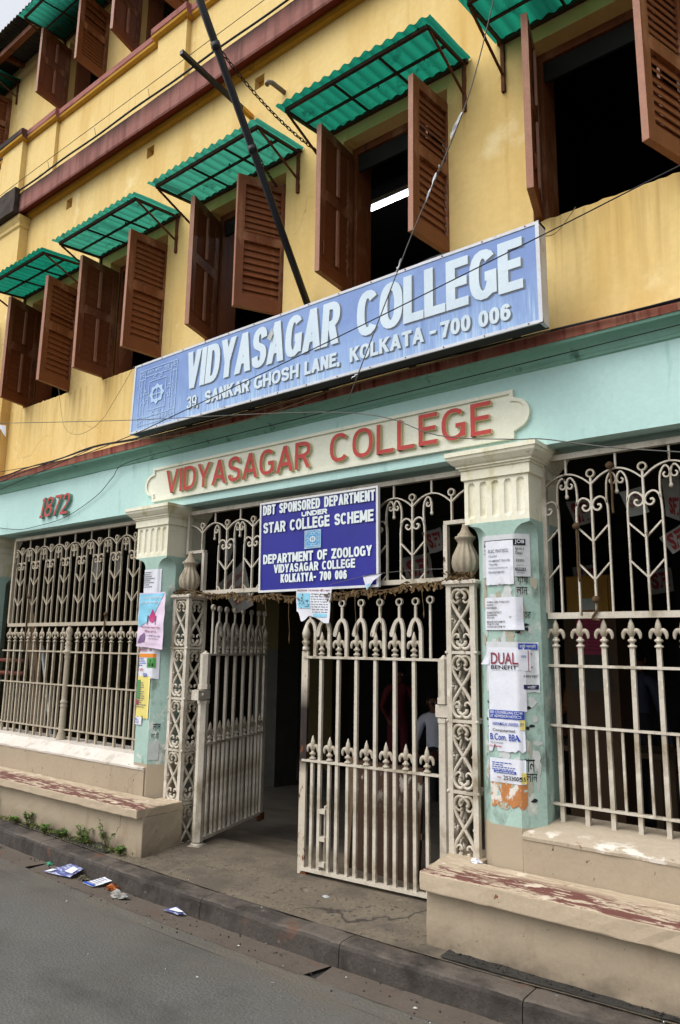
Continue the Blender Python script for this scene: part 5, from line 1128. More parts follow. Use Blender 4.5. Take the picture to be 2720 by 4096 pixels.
# ---------------------------------------------------------------- cables, strings and rags
def cable(name, label, pts, r, m, cat='cable', n=8):
    mb = MB(); mb.tube(smooth_path(pts, n), r*.8, 5); return tag(mb.build(name, m), label, cat)
def sagl(p, q, s, k=10): 
    p, q = Vector(p), Vector(q); return [p+(q-p)*(i/k)+Vector((0, 0, -s*4*(i/k)*(1-i/k))) for i in range(k+1)]
cable('cornice_cable', 'thick black cable running along the top edge of the pink cornice', [(-9,-.115,6.86)]+[(-6.9+i*.62,-.118,6.868+.012*(i%2)) for i in range(19)], .013, WIRE)
cable('cornice_wire', 'thin wire strung just above the black cornice cable', [(-9,-.17,6.86),(-6,-.17,6.93),(-3.6,-.17,6.95),(-1.5,-.17,6.97),(3,-.17,7.0)], .004, WIRE)
mb = MB()
for x in (-5.35, -4.45, -3.55, -2.65): mb.tube([(x, -.118, 6.865), (x+.008, -.15, 6.95)], .003, 4)
tag(mb.build('cable_ties', WIRE), 'small ties joining the cornice wire to its cable', 'cable ties', kind='stuff')
cable('rag_string', 'string with white rags hanging down past the sign from the top right awning', [(.36,-.56,5.45),(.097,-.5,4.768),(-.27,-.5,4.084),(-.374,-.5,3.879),(-.673,-.5,3.275),(-.95,-.25,3.22)], .0045, WIREG, 'string')
for i, (p, q, w) in enumerate((((.075,-.503,4.71), (-.02,-.503,4.55), .018), ((-.09,-.503,4.42), (-.19,-.503,4.22), .012), ((-.36,-.503,3.915), (-.395,-.503,3.84), .012), ((-.735,-.50,3.245), (-.70,-.45,3.30), .01))):
    p, q = Vector(p), Vector(q); mb = MB(); n = 9
    for k in range(n+1):
        c = p+(q-p)*k/n; ww = w*(.25+sin(pi*k/n)*(.6+.6*random.random())); mb.v += [tuple(c+Vector((-ww*.9, random.uniform(-.012, .012), -.2*ww))), tuple(c+Vector((ww*.15, random.uniform(-.006, .006), 0)))]
    for k in range(n): mb.face((2*k, 2*k+1, 2*k+3, 2*k+2), True)
    tag(mb.build('white_rag', RAG), ('large white rag high on the hanging string', 'longer white rag below the large one on the string', 'tiny white rag on the string at the sign top', 'tiny white rag at the lower end of the string')[i], 'rag', 'rags on the hanging string')
cable('slanting_wire', 'thin black wire slanting across the face of the blue sign', [(2.4,-.5,4.03),(1.194,-.5,3.86),(.499,-.5,3.749),(-.845,-.5,3.544),(-2.404,-.5,3.332),(-2.981,-.5,3.26),(-4.2,-.3,3.30),(-6,-.2,3.42)], .0045, WIRE)
cable('horizontal_wire', 'thin wire crossing level from the left below the sign to the right pillar', [(-5.4,-.5,3.81),(-5.109,-.5,3.762),(-3.033,-.5,3.407),(-.814,-.5,3.045),(-.128,-.5,2.782),(.3,-.5,2.687),(.478,-.5,2.658),(.755,-.5,2.576),(1.104,-.5,2.493),(2.0,-.5,2.3)], .0038, WIREG)
mb = MB(); mb.grid(lambda u, v: (-5.2+.20*u+.02*v, -.505+.02*sin(u*7), 3.76-.04*u-(.09+.05*sin(u*6+1))*v), 8, 5, True); tag(mb.build('white_rag', RAG), 'white cloth scrap on the wire at the left edge', 'rag')
cable('ledge_cable', 'thick black cable bundle lying along the red ledge left of the sign', [(-9,-.13,3.41),(-6,-.135,3.37),(-5.2,-.14,3.395),(-4.6,-.135,3.40),(-4.0,-.14,3.43),(-3.4,-.14,3.40),(-2.6,-.15,3.39),(-1,-.14,3.40),(.4,-.14,3.385),(1.5,-.14,3.36),(4,-.13,3.37)], .009, WIRE)
cable('ledge_cable', 'second black cable twisting round the ledge bundle', [(-9,-.14,3.33),(-6,-.145,3.31),(-5.3,-.15,3.35),(-4.4,-.145,3.40),(-3.9,-.15,3.415),(-3.3,-.15,3.38),(-2.2,-.16,3.37),(-.6,-.15,3.39),(1,-.15,3.37),(4,-.14,3.35)], .006, WIRE)
cable('sagging_wire', 'thin black wire dropping from the ledge bundle to lower left', [(-9,-.2,2.8),(-5.9,-.2,3.17),(-5.2,-.19,3.25),(-4.5,-.18,3.335),(-3.9,-.16,3.42)], .0045, WIRE)
cable('tan_cable', 'upper tan cable sagging under the sign bottom', [(-3.3,-.16,3.37),(-2.7,-.18,3.345),(-1.9,-.19,3.345),(-1.2,-.19,3.35),(-.4,-.18,3.36),(.4,-.15,3.38)], .0065, WIRET)
cable('tan_cable', 'lower tan cable sagging below the other one under the sign', [(-3.2,-.16,3.36),(-2.7,-.19,3.305),(-2.1,-.2,3.285),(-1.6,-.2,3.30),(-1.2,-.19,3.345)], .006, WIRET)
cable('frieze_cable', 'thin black cable along the mint moulding curving down past 1872', [(-6.2,-.02,2.90),(-5.5,-.02,2.80),(-5.1,-.02,2.80),(-4.6,-.02,2.84),(-4.1,-.02,2.99),(-3.85,-.03,3.13),(-3.6,-.05,3.235),(-2.5,-.065,3.25),(-1,-.07,3.255),(.4,-.075,3.26),(1.3,-.075,3.265),(3.5,-.075,3.26)], .004, WIRE)
cable('drooping_wire', 'thin brown wire drooping in a loop left of the sign', [(-4.97,.0,4.27),(-4.85,-.03,4.05),(-4.6,-.1,3.72),(-4.25,-.15,3.585),(-3.85,-.2,3.62),(-3.55,-.25,3.78),(-3.25,-.3,3.98)], .0025, WIRET)
cable('sign_lead', 'short wire from the sign corner up to the right window sill', [(.43,-.28,3.88),(.46,-.15,3.96),(.52,.0,4.17)], .003, WIRET)
cable('sign_top_cable', 'black cable looped along the top of the sign', [(-2.75,-.26,3.93),(-2.6,-.27,3.985),(-2.2,-.27,3.975),(-1.6,-.28,3.965),(-.8,-.28,3.965),(-.5,-.28,3.97),(-.3,-.27,4.0),(-.15,-.27,3.99),(0,-.28,3.95)], .008, WIRE)
cable('donation_string', 'thin cord from banner to right lattice post', [(-1.3,.02,2.05),(-.95,.015,2.098),(-.6,.0,2.11),(-.36,-.04,2.10)], .0025, WIREG, 'string')
# ropes knotted to the grilles
for i, pts in enumerate(([( .40,.10,2.31),(.405,.09,2.2),(.40,.10,2.08),(.41,.09,2.0)], [(.60,.10,2.63),(.61,.09,2.5),(.605,.10,2.42),(.61,.09,2.36)], [(.49,.10,1.9),(.50,.09,1.85),(.47,.09,1.80),(.51,.09,1.79)], [(-3.99,.10,1.90),(-3.99,.09,1.8),(-4.0,.10,1.7),(-3.99,.09,1.6)], [(-5.35,.10,2.1),(-5.34,.09,1.9),(-5.36,.10,1.7),(-5.34,.09,1.55)])):
    mb = MB(); mb.tube(smooth_path(pts, 4), .007, 5); mb.lathe([(.004,-.02),(.02,-.012),(.022,.004),(.014,.016),(.004,.02)], pts[0], 7)
    tag(mb.build('knotted_rope', ROPE), ('brown rope end knotted to the first chevrons of right grille', 'brown rope hanging from the arch of right grille', 'dark rag knot on the cross bar of right grille', 'brown rope knotted over the rail of left grille near the pillar', 'brown rope hanging on the left side of left grille')[i], 'rope')
# rusty pipes at far left
for z, l in ((1.443, 'upper rusty pipe at the far left of the left grille'), (1.312, 'lower rusty pipe at the far left of the left grille')):
    mb = MB(); mb.tube([(-7.2,.20,z), (-5.5,.2,z+.01)], .022, 10); tag(mb.build('rusty_pipe', RUSTP), l, 'pipe')

# ---------------------------------------------------------------- things inside the hall
def plank(label, p, q, w, d, m):
    p, q = Vector(p), Vector(q); t = (q-p).normalized(); a = Vector((0,1,0)); a = (a-t*a.dot(t)).normalized()*d/2; b = t.cross(a).normalized()*w/2
    mb = MB(); mb.loft([[p+a+b, p-a+b, p-a-b, p+a-b], [q+a+b, q-a+b, q-a-b, q+a-b]]); tag(mb.build('leaning_plank', m), label, 'plank')
plank('brown plank leaning behind the left grille, leftmost of the bundle', (-5.45, .45, .12), (-6.2, .55, 2.3), .09, .03, PLANK)
plank('brown plank leaning behind the left grille, middle of the bundle', (-5.25, .42, .12), (-5.95, .5, 1.95), .07, .03, PLANK)
plank('pale strip leaning behind the left grille, rightmost of the bundle', (-5.12, .42, .3), (-5.58, .42, 1.6), .03, .02, PAPERG)
DB = thing('old_board', 'old brown notice board with torn white paper leaning behind right gate leaf', 'board', (-1.3, .5, .1))
def dbp(x, z): return (x, .42+.10*(z-.08), z)
mb = MB(); mb.loft([[(*dbp(x, z)[:1], dbp(x, z)[1], z), (x, dbp(x, z)[1]+.03, z)] for x, z in ((-1.42,.08),(-.86,.08),(-.86,.84),(-1.42,.84),(-1.42,.08))], False, False, False); 
mb.add([dbp(-1.42,.08), dbp(-.86,.08), dbp(-.86,.84), dbp(-1.42,.84)], [(0,1,2,3)]); mb.build('panel', WOODO, DB)
mb = MB(); mb.box(-1.43, -.85, .46, .49, .40, .44); mb.loft([[(x0, dbp(0,z)[1]-.015, z), (x0+.05, dbp(0,z)[1]-.015, z), (x0+.05, dbp(0,z)[1]+.04, z), (x0, dbp(0,z)[1]+.04, z)] for z in (.07, .86) for x0 in (-1.46,)]); mb.build('batten', PLANK, DB)
CB = thing('notice_cabinet', 'ochre notice cabinet with papers standing in the hall behind right grille', 'cabinet', (-.42, 2.6, 0))
mb = MB(); mb.box(-.66, -.2, 2.52, 2.9, -.02, 1.95); mb.build('body', mat('cabinet_brown', '4a3520', '3a2a1a', sc=4, fine=.08, rough=.7), CB)
mb = MB(); mb.box(-.60, -.25, 2.50, 2.519, 1.96, 2.27); mb.box(-.62, -.23, 2.52, 2.6, 1.951, 2.28); mb.build('top_board', mat('ochre_board', 'a87e34', '8d6828', sc=4, fine=.06, rough=.7), CB)
MB().box(-.50, -.36, 2.494, 2.499, 1.98, 2.08).build('paper', PAPERG, CB); MB().box(-.60, -.26, 2.514, 2.519, 1.30, 1.60).build('paper', POSTG, CB)
mb = MB(); mb.box(-.545, -.315, 2.510, 2.5145, 1.60, 1.92); pk = mb.build('pink_notice', mat('pink_notice_paper', '9a3a54', '86304a', sc=5, fine=.06, rough=.8), CB)
mb = MB(); 
for i in range(9): put_text(mb, 'নোটিশ বিজ্ঞপ্তি', -.53, -.34+.015*(i % 3), 1.87-i*.03, 1.887-i*.03, lambda x, z: (x, 2.508, z))
tag(mb.build('fine_print', INK, pk), kind='stuff')
TB = thing('hall_table', 'dim brown table in the hall behind right grille', 'table', (-.7, 3.6, 0)); mb = MB(); mb.box(-1.5, -.1, 3.3, 3.9, .68, .73); mb.build('table_top', PLANK, TB)
for x in (-1.45, -.2):
    for y in (3.34, 3.8): MB().box(x, x+.06, y, y+.06, -.07, .679).build('leg', PLANK, TB)
CHR = thing('blue_chair', 'dark blue plastic chair inside beyond the right gate post', 'chair', (-2.75, 4.1, -.08)); MB().box(-3.15, -2.65, 3.9, 4.35, .33, .37).build('seat', flat('blue_plastic', '2f3566', .5), CHR)
MB().box(-3.15, -2.65, 4.3, 4.35, .371, .80).build('backrest', MATS['blue_plastic'], CHR)
for x in (-3.14, -2.71):
    for y in (3.92, 4.29): MB().box(x, x+.04, y, y+.04, -.075, .329).build('leg', MATS['blue_plastic'], CHR)
# paper flags on strings
FLAGP = mat('dusty_flag_paper', '8d8c88', '797873', sc=6, fine=.06, rough=.9); FLAGR = flat('dull_red_flag_ink', '7d2a2c', .8)
def flag(label, pts, txt=None, m=FLAGP, ink=FLAGR, bold=.05):
    t = thing('paper_flag', label, 'flag', pts[0], group='paper flags strung inside the hall'); P = [Vector(p) for p in pts]
    def q(u, v, o=0): b = (P[3]*(1-u)+P[2]*u)*(1-v)+(P[0]*(1-u)+P[1]*u)*v; return b+Vector((0, .012*sin(u*4+v*5)-o, 0))
    mb = MB(); mb.grid(lambda u, v: q(u, v), 8, 8, True); mb.build('sheet', m, t)
    if txt:
        for s_, a, b, c, d in txt: mb = MB(); put_text(mb, s_, a, b, c, d, lambda u, v: q(u, v, .003), bold); mb.build('lettering', ink, t)
flag('white paper flag with red SFI hanging behind the right grille', [(.079,.8,2.60),(.221,.8,2.60),(.245,.8,2.445),(.13,.8,2.43)], [('SFI', .15, .92, .1, .9)])
flag('whitish blank paper flag behind the second lyre of right grille', [(.43,.8,2.62),(.557,.8,2.645),(.605,.8,2.475),(.48,.8,2.458)], [('SFI', .2, .9, .3, .8)], PAPERG, flat('faded_red_ink', 'a07a78', .7))
flag('red lettered paper flag at the right edge behind right grille', [(.651,.8,2.31),(.80,.8,2.40),(.79,.8,2.25),(.72,.8,2.207)], [('SFI', .2, .9, .1, .9)])
flag('red and white paper flag high at the right edge behind right grille', [(.70,.75,2.66),(.80,.75,2.68),(.78,.78,2.40),(.70,.78,2.44)], [('SFI', .3, .95, .1, .5)])
flag('large paper flag reading INDEPENDENCE DEMOCRACY SOCIALISM behind left part of transom', [(-3.043,.6,2.171),(-2.757,.6,2.368),(-2.597,.6,1.974),(-2.826,.6,1.905)], [('INDEPENDENCE', .1, .9, .72, .84), ('DEMOCRACY', .15, .85, .47, .59), ('SOCIALISM', .2, .8, .2, .32)], FLAGP, FLAGR, .02)
flag('blank grey paper flag behind the first lyre of the transom', [(-3.024,.6,2.553),(-2.886,.6,2.529),(-2.901,.6,2.368),(-3.0,.6,2.379)])
flag('paper flag with red letters behind the transom right of the banner', [(-.98,.7,2.47),(-.83,.7,2.50),(-.80,.7,2.33),(-.92,.7,2.31)], [('SFI', .15, .9, .2, .85)])
flag('dim paper flag low behind the transom right of the banner', [(-1.3,.9,2.32),(-1.05,.9,2.35),(-1.0,.9,2.15),(-1.25,.9,2.12)], [('SFI', .15, .9, .2, .85)])
for i, (x, z) in enumerate(((-.75, 2.35), (-.05, 2.28), (.25, 2.02), (.55, 2.12))):
    flag(('dim far paper flag above the notice cabinet', 'dim far paper flag right of the notice cabinet', 'dim far paper flag low behind right grille', 'dim far paper flag behind the second chevrons of right grille')[i], [(x-.1, 3.3, z+.1), (x+.12, 3.3, z+.12), (x+.14, 3.3, z-.1), (x-.08, 3.3, z-.13)], [('SFI', .15, .9, .2, .85)])
for i, (x, z) in enumerate(((-4.75, 2.35), (-4.4, 2.42))): flag(('white paper scrap hanging behind the left grille hearts', 'paper flag with faded print behind left grille near pillar')[i], [(x-.05, .45, z+.12), (x+.08, .45, z+.10), (x+.09, .45, z-.12), (x-.02, .45, z-.10)])
# tube light in the upstairs room
TL = thing('tube_light', 'lit white fluorescent tube seen through the window above the sign', 'lamp', (-1.7, 1.5, 5.95))
MB().box(-2.45, -1.15, 1.47, 1.53, 5.955, 6.0).build('batten', flat('white_batten', 'b9bcc0', .5), TL)
MB().tube([(-2.42, 1.5, 5.925), (-1.18, 1.5, 5.925)], .019, 10).build('tube', mat('lit_tube', 'f4f8ff', 'f4f8ff', emit=7, fine=0, bump=0), TL)

# ---------------------------------------------------------------- people in the hall
SKIN = flat('brown_skin', '6a4330', .6); HAIR = flat('black_hair', '141010', .7)
def person(label, loc, yaw, H, shirt, trouser, pose='stand', long=False):
    t = thing('person', label, 'person', loc, yaw); k = H/1.7
    J = {}; R = {}; E = []
    def v(n, p, r, par=None): J[n] = Vector(p)*k; R[n] = r*k; E.append((n, par)) if par else None
    sit = pose == 'sit'; lean = .22 if pose == 'lean' else 0
    hz = .52 if sit else .93
    def up_(y, z): return (y+lean*(z-hz)*-1.0, z)
    def tp(x, y, z): yy, zz = up_(y, z+(hz-.93)); return (x, yy if not sit else y, zz)
    v('pelvis', (0, 0, hz), .125); v('waist', tp(0, 0, 1.08), .118, 'pelvis'); v('chest', tp(0, 0, 1.27), .135, 'waist'); v('neck0', tp(0, .0, 1.42), .075, 'chest'); v('neck', tp(0, -.01, 1.47), .052, 'neck0')
    v('jaw', tp(0, -.03, 1.53), .070, 'neck'); v('head', tp(0, -.015, 1.60), .092, 'jaw'); v('crown', tp(0, -.01, 1.66), .07, 'head')
    for s in (-1, 1):
        S_ = 'l' if s < 0 else 'r'
        v('sh'+S_, tp(s*.17, 0, 1.38), .066, 'neck0')
        if pose == 'lean': e, w = tp(s*.25, -.06, 1.12), (s*.20, -.48, .98)
        elif sit: e, w = tp(s*.24, -.03, 1.12), (s*.14, -.30, hz+.12)
        else: e, w = tp(s*.25, .03, 1.11), tp(s*.27, -.06, .86)
        v('el'+S_, e, .045, 'sh'+S_); v('wr'+S_, w, .028, 'el'+S_)
        d = (Vector(w)-Vector(e)).normalized(); pl = Vector(w)+d*.06; side = Vector((s, 0, 0)); side = (side-d*side.dot(d)).normalized(); cross = d.cross(side)
        v('palm'+S_, pl, .026, 'wr'+S_)
        for i, (off, L_) in enumerate(((-.027, .062), (-.009, .075), (.009, .07), (.026, .055))):
            a = pl+cross*off+d*.03; v('f%d%s' % (i, S_), a, .0105, 'palm'+S_); v('g%d%s' % (i, S_), a+d*L_*.6-side*.008, .009, 'f%d%s' % (i, S_)); v('h%d%s' % (i, S_), a+d*L_-side*.022, .0075, 'g%d%s' % (i, S_))
        a = Vector(w)+d*.025-cross*.034; v('t'+S_, a, .011, 'wr'+S_); v('u'+S_, a+d*.035-cross*.018, .009, 't'+S_)
        v('hip'+S_, (s*.09, 0, hz-.06), .095, 'pelvis')
        if sit: kn, an = (s*.10, -.42, hz+.0), (s*.10, -.40, .08)
        else: kn, an = (s*.10, -.015, .49), (s*.105, .02, .09)
        v('kn'+S_, kn, .066, 'hip'+S_); v('an'+S_, an, .042, 'kn'+S_); v('to'+S_, (an[0]+s*.02, an[1]-.15, .035), .035, 'an'+S_)
    ns = list(J); idx = {n: i for i, n in enumerate(ns)}
    me = bpy.data.meshes.new('body'); me.from_pydata([J[n] for n in ns], [(idx[a], idx[b]) for a, b in E], []); o = bpy.data.objects.new('tmp', me); COL.objects.link(o)
    sk = o.modifiers.new('s', 'SKIN'); sv = me.skin_vertices[0].data
    for n in ns: sv[idx[n]].radius = (R[n], R[n]*(.72 if n in ('chest', 'waist', 'pelvis') else 1)); sv[idx[n]].use_root = n == 'pelvis'
    sb = o.modifiers.new('b', 'SUBSURF'); sb.levels = 1; sb.render_levels = 1
    dg = bpy.context.evaluated_depsgraph_get(); m2 = bpy.data.meshes.new_from_object(o.evaluated_get(dg)); bpy.data.objects.remove(o)
    for m in (SKIN, shirt, trouser, HAIR): m2.materials.append(m)
    segs = [(J[a], J[b], a, b) for a, b in E]
    for p in m2.polygons:
        p.use_smooth = True; c = p.center; best = None
        for A, Bq, a, b in segs:
            q = Bq-A; tt = max(0, min(1, (c-A).dot(q)/max(1e-9, q.length_squared))); dd = (c-(A+q*tt)).length
            if best is None or dd < best[0]: best = (dd, a, b, tt)
        _, a, b, tt = best; nm = b
        if nm in ('waist', 'chest', 'neck0', 'shl', 'shr'): mi = 1
        elif nm[:2] == 'el': mi = 1 if (tt < .75 or long) else 0
        elif nm[:2] == 'wr': mi = 1 if long and tt < .9 else 0
        elif nm[:3] in ('hip',) or nm[:2] in ('kn', 'an'): mi = 2
        elif a == 'pelvis' or b == 'pelvis': mi = 2
        else: mi = 0
        p.material_index = mi
    link('body', m2, t)
    hd = J['head']; mb = MB(); rings = []
    for i in range(7):
        a = -.25+i*(pi/2+.2)/6.2; rings.append([(hd.x+.098*k*cos(a)*cos(b), hd.y+.012*k+.108*k*cos(a)*sin(b), hd.z+.012*k+(.112*k*sin(a) if sin(b) > -.3 or a > .35 else .112*k*sin(max(a, .38)))) for b in [2*pi*j/16 for j in range(16)]])
    mb.loft(rings, True, True); link('hair', mb.mesh('hair', HAIR), t)
    for s in (-1, 1): mb = MB(); mb.lathe([(.001,-.012),(.011,-.005),(.011,.005),(.001,.012)], (hd.x+s*.034*k, hd.y-.083*k, hd.z-.005), 8); link('eye', mb.mesh('eye', flat('eye_white', 'b9b4ac', .3)), t)
    mb = MB(); mb.loft([[(hd.x-.008, hd.y-.082*k, hd.z), (hd.x+.008, hd.y-.082*k, hd.z), (hd.x, hd.y-.09*k, hd.z)], [(hd.x-.018, hd.y-.08*k, hd.z-.045), (hd.x+.018, hd.y-.08*k, hd.z-.045), (hd.x, hd.y-.112*k, hd.z-.04)]]); mb.box(hd.x-.024, hd.x+.024, hd.y-.09*k, hd.y-.07*k, hd.z-.072, hd.z-.062); link('face', mb.mesh('face', SKIN), t)
    for s in (-1, 1): mb = MB(); mb.lathe([(.004,-.03),(.013,-.02),(.017,.01),(.010,.028)], (hd.x+s*.094*k, hd.y+.01, hd.z-.01), 7); link('ear', mb.mesh('ear', SKIN), t)
    return t
SHW = flat('white_shirt', 'c9ccd8', .8); TRD = flat('dark_trousers', '1d1c22', .8)
person('person in white T-shirt and dark trousers standing far inside with back turned', (-7.42, 6.3, floor_z(6.3)), radians(150), 1.62, SHW, TRD)
person('person in pale blue shirt standing far inside beside the white T-shirt', (-7.0, 6.9, floor_z(6.9)), radians(60), 1.66, flat('pale_blue_shirt', '8a93b8', .8), TRD)
person('person in white buttoned shirt sitting inside behind right gate leaf', (-2.93, 4.08, floor_z(4.0)-.09), radians(15), 1.68, SHW, TRD, 'sit', True)
person('person in dark red dress standing inside behind the middle of right gate leaf', (-3.75, 4.5, floor_z(4.5)), radians(40), 1.5, flat('dark_red_cloth', '5e1822', .8), flat('dark_red_skirt', '5a1a26', .8), 'lean', True)
person('person in brown shirt bending over inside behind right grille', (-1.05, 4.15, floor_z(4.1)), radians(-20), 1.66, flat('brown_shirt', '8a5a2c', .8), TRD, 'lean', True)
person('person in grey blue jacket standing inside behind right grille', (-.52, 4.05, floor_z(4.0)), radians(170), 1.74, flat('grey_blue_cloth', '343a4e', .8), TRD, 'stand', True)

# ---------------------------------------------------------------- weeds and litter
def weed(label, x, y, h, n, spread, tall=False):
    t = thing('weed', label, 'weed', (x, y, floor_z(-.5)+.02), group='weeds at the foot of the left bench'); r = random.Random(int(x*1000)); ms = MB(); ml = MB()
    for i in range(n):
        a = r.uniform(0, 2*pi); p = Vector((x+r.uniform(-.02, .02), y+r.uniform(-.015, .015), floor_z(-.5)+.012)); d = Vector((cos(a)*spread, sin(a)*spread*.5-.01, h*r.uniform(.6, 1)))
        m_ = p+d*.5+Vector((r.uniform(-.02, .02), 0, .01)); q = p+d; ms.tube([p, m_, q], [.003, .0022, .001], 4)
        for k in range(22 if tall else 18):
            f = r.uniform(.35, 1) if tall else r.uniform(.15, 1.05); c = p+(m_-p)*2*f if f < .5 else m_+(q-m_)*(2*f-1); b = r.uniform(0, 2*pi); L_ = r.uniform(.014, .032); dd = Vector((cos(b), sin(b), r.uniform(-.2, .7))).normalized()*L_; ss = dd.cross(Vector((0, 0, 1))).normalized()*L_*.36
            ml.add([c, c+dd*.5+ss, c+dd, c+dd*.5-ss], [(0,1,2,3)])
    ms.build('stem', STEM, t); ml.build('leaves', LEAFG, t)
for l, x, y, h, n, s_, tl in (('tall leafy weed at the left edge against left bench', -4.72, -.40, .24, 6, .05, True), ('low weed tuft, second from the left edge under left bench', -4.35, -.40, .05, 7, .05, False), ('upright bushy weed between two low tufts under left bench', -4.12, -.40, .13, 6, .03, True), ('round low weed tuft right of the upright bushy weed', -3.84, -.42, .07, 9, .04, False), ('spreading low weed in the middle of the left bench foot', -3.62, -.41, .06, 10, .07, False), ('dense bushy weed left of the tall forked one', -3.30, -.42, .14, 12, .07, False), ('tall forked weed near the right end of left bench', -3.04, -.40, .22, 5, .10, True), ('smallest weed nearest the bench corner', -2.86, -.40, .05, 8, .03, False)):
    weed(l, x, y, h, n, s_, tl)
mb = MB(); rr = random.Random(31)
for i in range(700):
    x = rr.choice((-4.75, -4.5, -4.42, -4.05, -3.78, -3.72, -3.42, -3.36, -3.28, -2.95))+rr.gauss(0, .07); y = -.385-abs(rr.gauss(0, .035)); L_ = rr.uniform(.008, .03); a = rr.uniform(0, 6.28); p = Vector((x, y, floor_z(-.5)+.018+rr.uniform(0, .03)*rr.random())); d = Vector((cos(a), sin(a)*.7, rr.uniform(.1, 1.1))).normalized()*L_; w = d.cross(Vector((.3, .2, 1))).normalized()*L_*.25
    mb.add([p, p+d*.5+w, p+d, p+d*.5-w], [(0,1,2,3)])
tag(mb.build('ground_cover', mat('dull_ground_cover', '55652f', '6d6a3a', sc=14, fine=.2, rough=.8)), 'straggly low green ground cover along the foot of left bench', 'ground cover', kind='stuff')
def litter(name, label, pts, m, cat='litter', prints=None):
    mb = MB(); mb.v = [tuple(p) for p in pts]; mb.face(range(len(pts))); bm = bmesh.new(); me = mb.mesh(name, m); bm.from_mesh(me); bmesh.ops.triangulate(bm, faces=bm.faces[:]); bmesh.ops.subdivide_edges(bm, edges=bm.edges[:], cuts=2, use_grid_fill=True)
    for v in bm.verts: v.co.z += abs(noise.noise(v.co*31))*.012
    bm.to_mesh(me); bm.free(); o = link(name, me); tag(o, label, cat)
    if prints:
        for pp_, mm in prints: q = MB(); q.v = [(p[0], p[1], p[2]+.012) for p in pp_]; q.face(range(len(pp_))); q.build('print', mm, o)
    return o
g0 = .012
NAVY = mat('navy_leaflet_print', '4a5288', 'b4b8c8', sc=14, stretch=(1, 4, 1), spread=.12, mid=.56, fine=.1, rough=.55)
litter('crumpled_leaflet', 'crumpled blue and white leaflet lying in the gutter by the kerb', [(-3.30,-.74,g0),(-3.02,-.70,g0+.004),(-2.99,-.615,g0+.05),(-3.07,-.60,g0+.045),(-3.17,-.60,g0+.05)], NAVY, 'leaflet', [([(-3.27,-.735,g0),(-3.22,-.73,g0+.004),(-3.20,-.69,g0+.014),(-3.25,-.70,g0+.01)], PAPER), ([(-3.12,-.68,g0+.014),(-3.03,-.68,g0+.015),(-3.03,-.63,g0+.032),(-3.11,-.62,g0+.034)], PAPER)])
litter('printed_leaflet', 'flat white leaflet with blue border right of the crumpled one', [(-2.86,-.70,g0),(-2.73,-.705,g0),(-2.66,-.60,g0+.03),(-2.76,-.595,g0+.035)], PAPER, 'leaflet', [([(-2.86,-.70,g0-.006),(-2.73,-.705,g0-.006),(-2.725,-.69,g0),(-2.845,-.685,g0)], INKB)]+[([(-2.83+i*.012,-.68+i*.015,g0+i*.005),(-2.74+i*.01,-.682+i*.015,g0+i*.005),(-2.739+i*.01,-.677+i*.015,g0+.001+i*.005),(-2.829+i*.012,-.675+i*.015,g0+.001+i*.005)], INKG) for i in range(5)])
litter('folded_leaflet', 'dark blue folded leaflet lying below the kerb joint', [(-2.02,-.685,g0),(-1.88,-.68,g0+.004),(-1.84,-.645,g0),(-1.95,-.625,g0+.02)], NAVY, 'leaflet', [([(-1.97,-.675,g0+.002),(-1.88,-.672,g0+.005),(-1.86,-.65,g0+.005),(-1.94,-.648,g0+.014)], PAPER)])
def crumple(name, label, c, r, m, cat='wrapper', sx=1.5):
    mb = MB(); mb.lathe([(r*.3,0),(r*.8,r*.08),(r,r*.25),(r*.9,r*.5),(r*.55,r*.75),(r*.2,r*.8)], (0,0,0), 20, smooth=False); mb.map(lambda x, y, z: (c[0]+x*sx*(1+.9*noise.noise(Vector((x*90, y*90, z*90)))), c[1]+y*(1+.9*noise.noise(Vector((x*90, y*90, 3+z*90)))), c[2]+z*(1+.9*noise.noise(Vector((x*60, y*60, 7)))))); tag(mb.build(name, m), label, cat)
crumple('orange_wrapper', 'crumpled orange snack packet beside the kerb', (-2.60, -.635, .006), .034, mat('orange_packet', 'a4581f', '5a2212', sc=30, spread=.2, fine=.05, rough=.35))
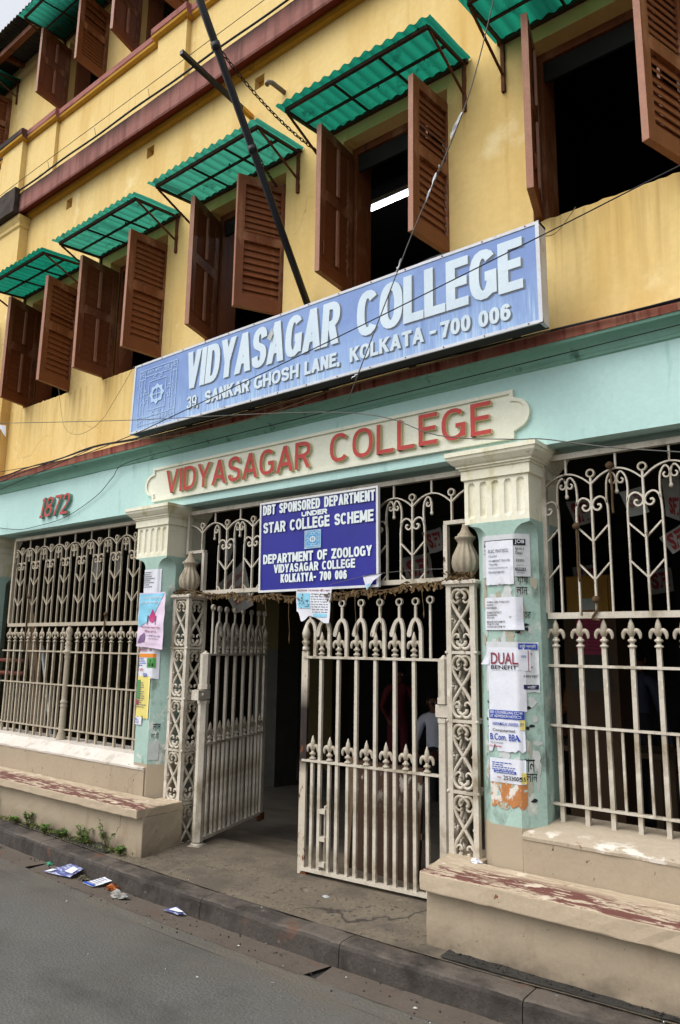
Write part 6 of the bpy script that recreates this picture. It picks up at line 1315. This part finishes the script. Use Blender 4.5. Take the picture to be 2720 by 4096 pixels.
crumple('clear_plastic_bag', 'crumpled clear plastic bag just below the orange packet', (-2.44, -.70, .006), .04, mat('cloudy_plastic', '8f8e88', '74726b', sc=20, fine=.08, rough=.25), 'bag', 2.0)
crumple('dark_wrapper', 'small dark crumpled foil right of the crumpled leaflet', (-2.94, -.645, .006), .028, mat('dark_foil', '3a372c', '6b6450', sc=30, spread=.2, rough=.35))
crumple('green_wrapper', 'tiny green wrapper by the kerb at left', (-3.45, -.60, .006), .02, flat('green_foil', '2f8a68', .35))
crumple('red_wrapper', 'small red and orange wrapper at the left edge of the gutter', (-4.02, -.70, .006), .02, mat('red_packet', '7d3a34', '8d6a4a', sc=40, spread=.1, rough=.4))
crumple('blue_wrapper', 'blue and white wrapper at the left edge below the kerb', (-4.22, -.64, .006), .045, mat('blue_packet', '26306e', 'b9bcc8', sc=30, spread=.08, rough=.4))
crumple('white_tissue', 'white crumpled tissue on the right bench at the lattice foot', (-.155, -.10, .499), .022, mat('white_tissue_paper', 'd8dce6', '7f9ad0', sc=40, spread=.3, mid=.65, rough=.8), 'tissue', 1.2)
crumple('foil_scrap', 'shiny foil scrap on the paving in front of right gate leaf', (-1.11, -.20, .156), .014, flat('silver_foil', 'b5b7bb', .25))
rr = random.Random(9); mb = MB()
for i in range(46):
    x = rr.uniform(-4.3, 1.0); y = rr.choice((rr.uniform(apron_y(x)-.1, kerb_y(x)-.02), rr.uniform(apron_y(x)-.6, kerb_y(x)-.1), rr.uniform(kerb_y(x)+.05, -.4))); z = .012 if y < kerb_y(x) else .145; s_ = rr.uniform(.004, .012); a = rr.uniform(0, 6.28)
    mb.add([(x+s_*cos(a), y+s_*sin(a), z), (x-s_*sin(a)*.6, y+s_*cos(a)*.6, z+.004), (x-s_*cos(a), y-s_*sin(a), z), (x+s_*sin(a)*.5, y-s_*cos(a)*.5, z)], [(0,1,2,3)])
tag(mb.build('paper_crumbs', PAPERG), 'tiny pale paper crumbs strewn over gutter and kerb', 'litter crumbs', kind='stuff')
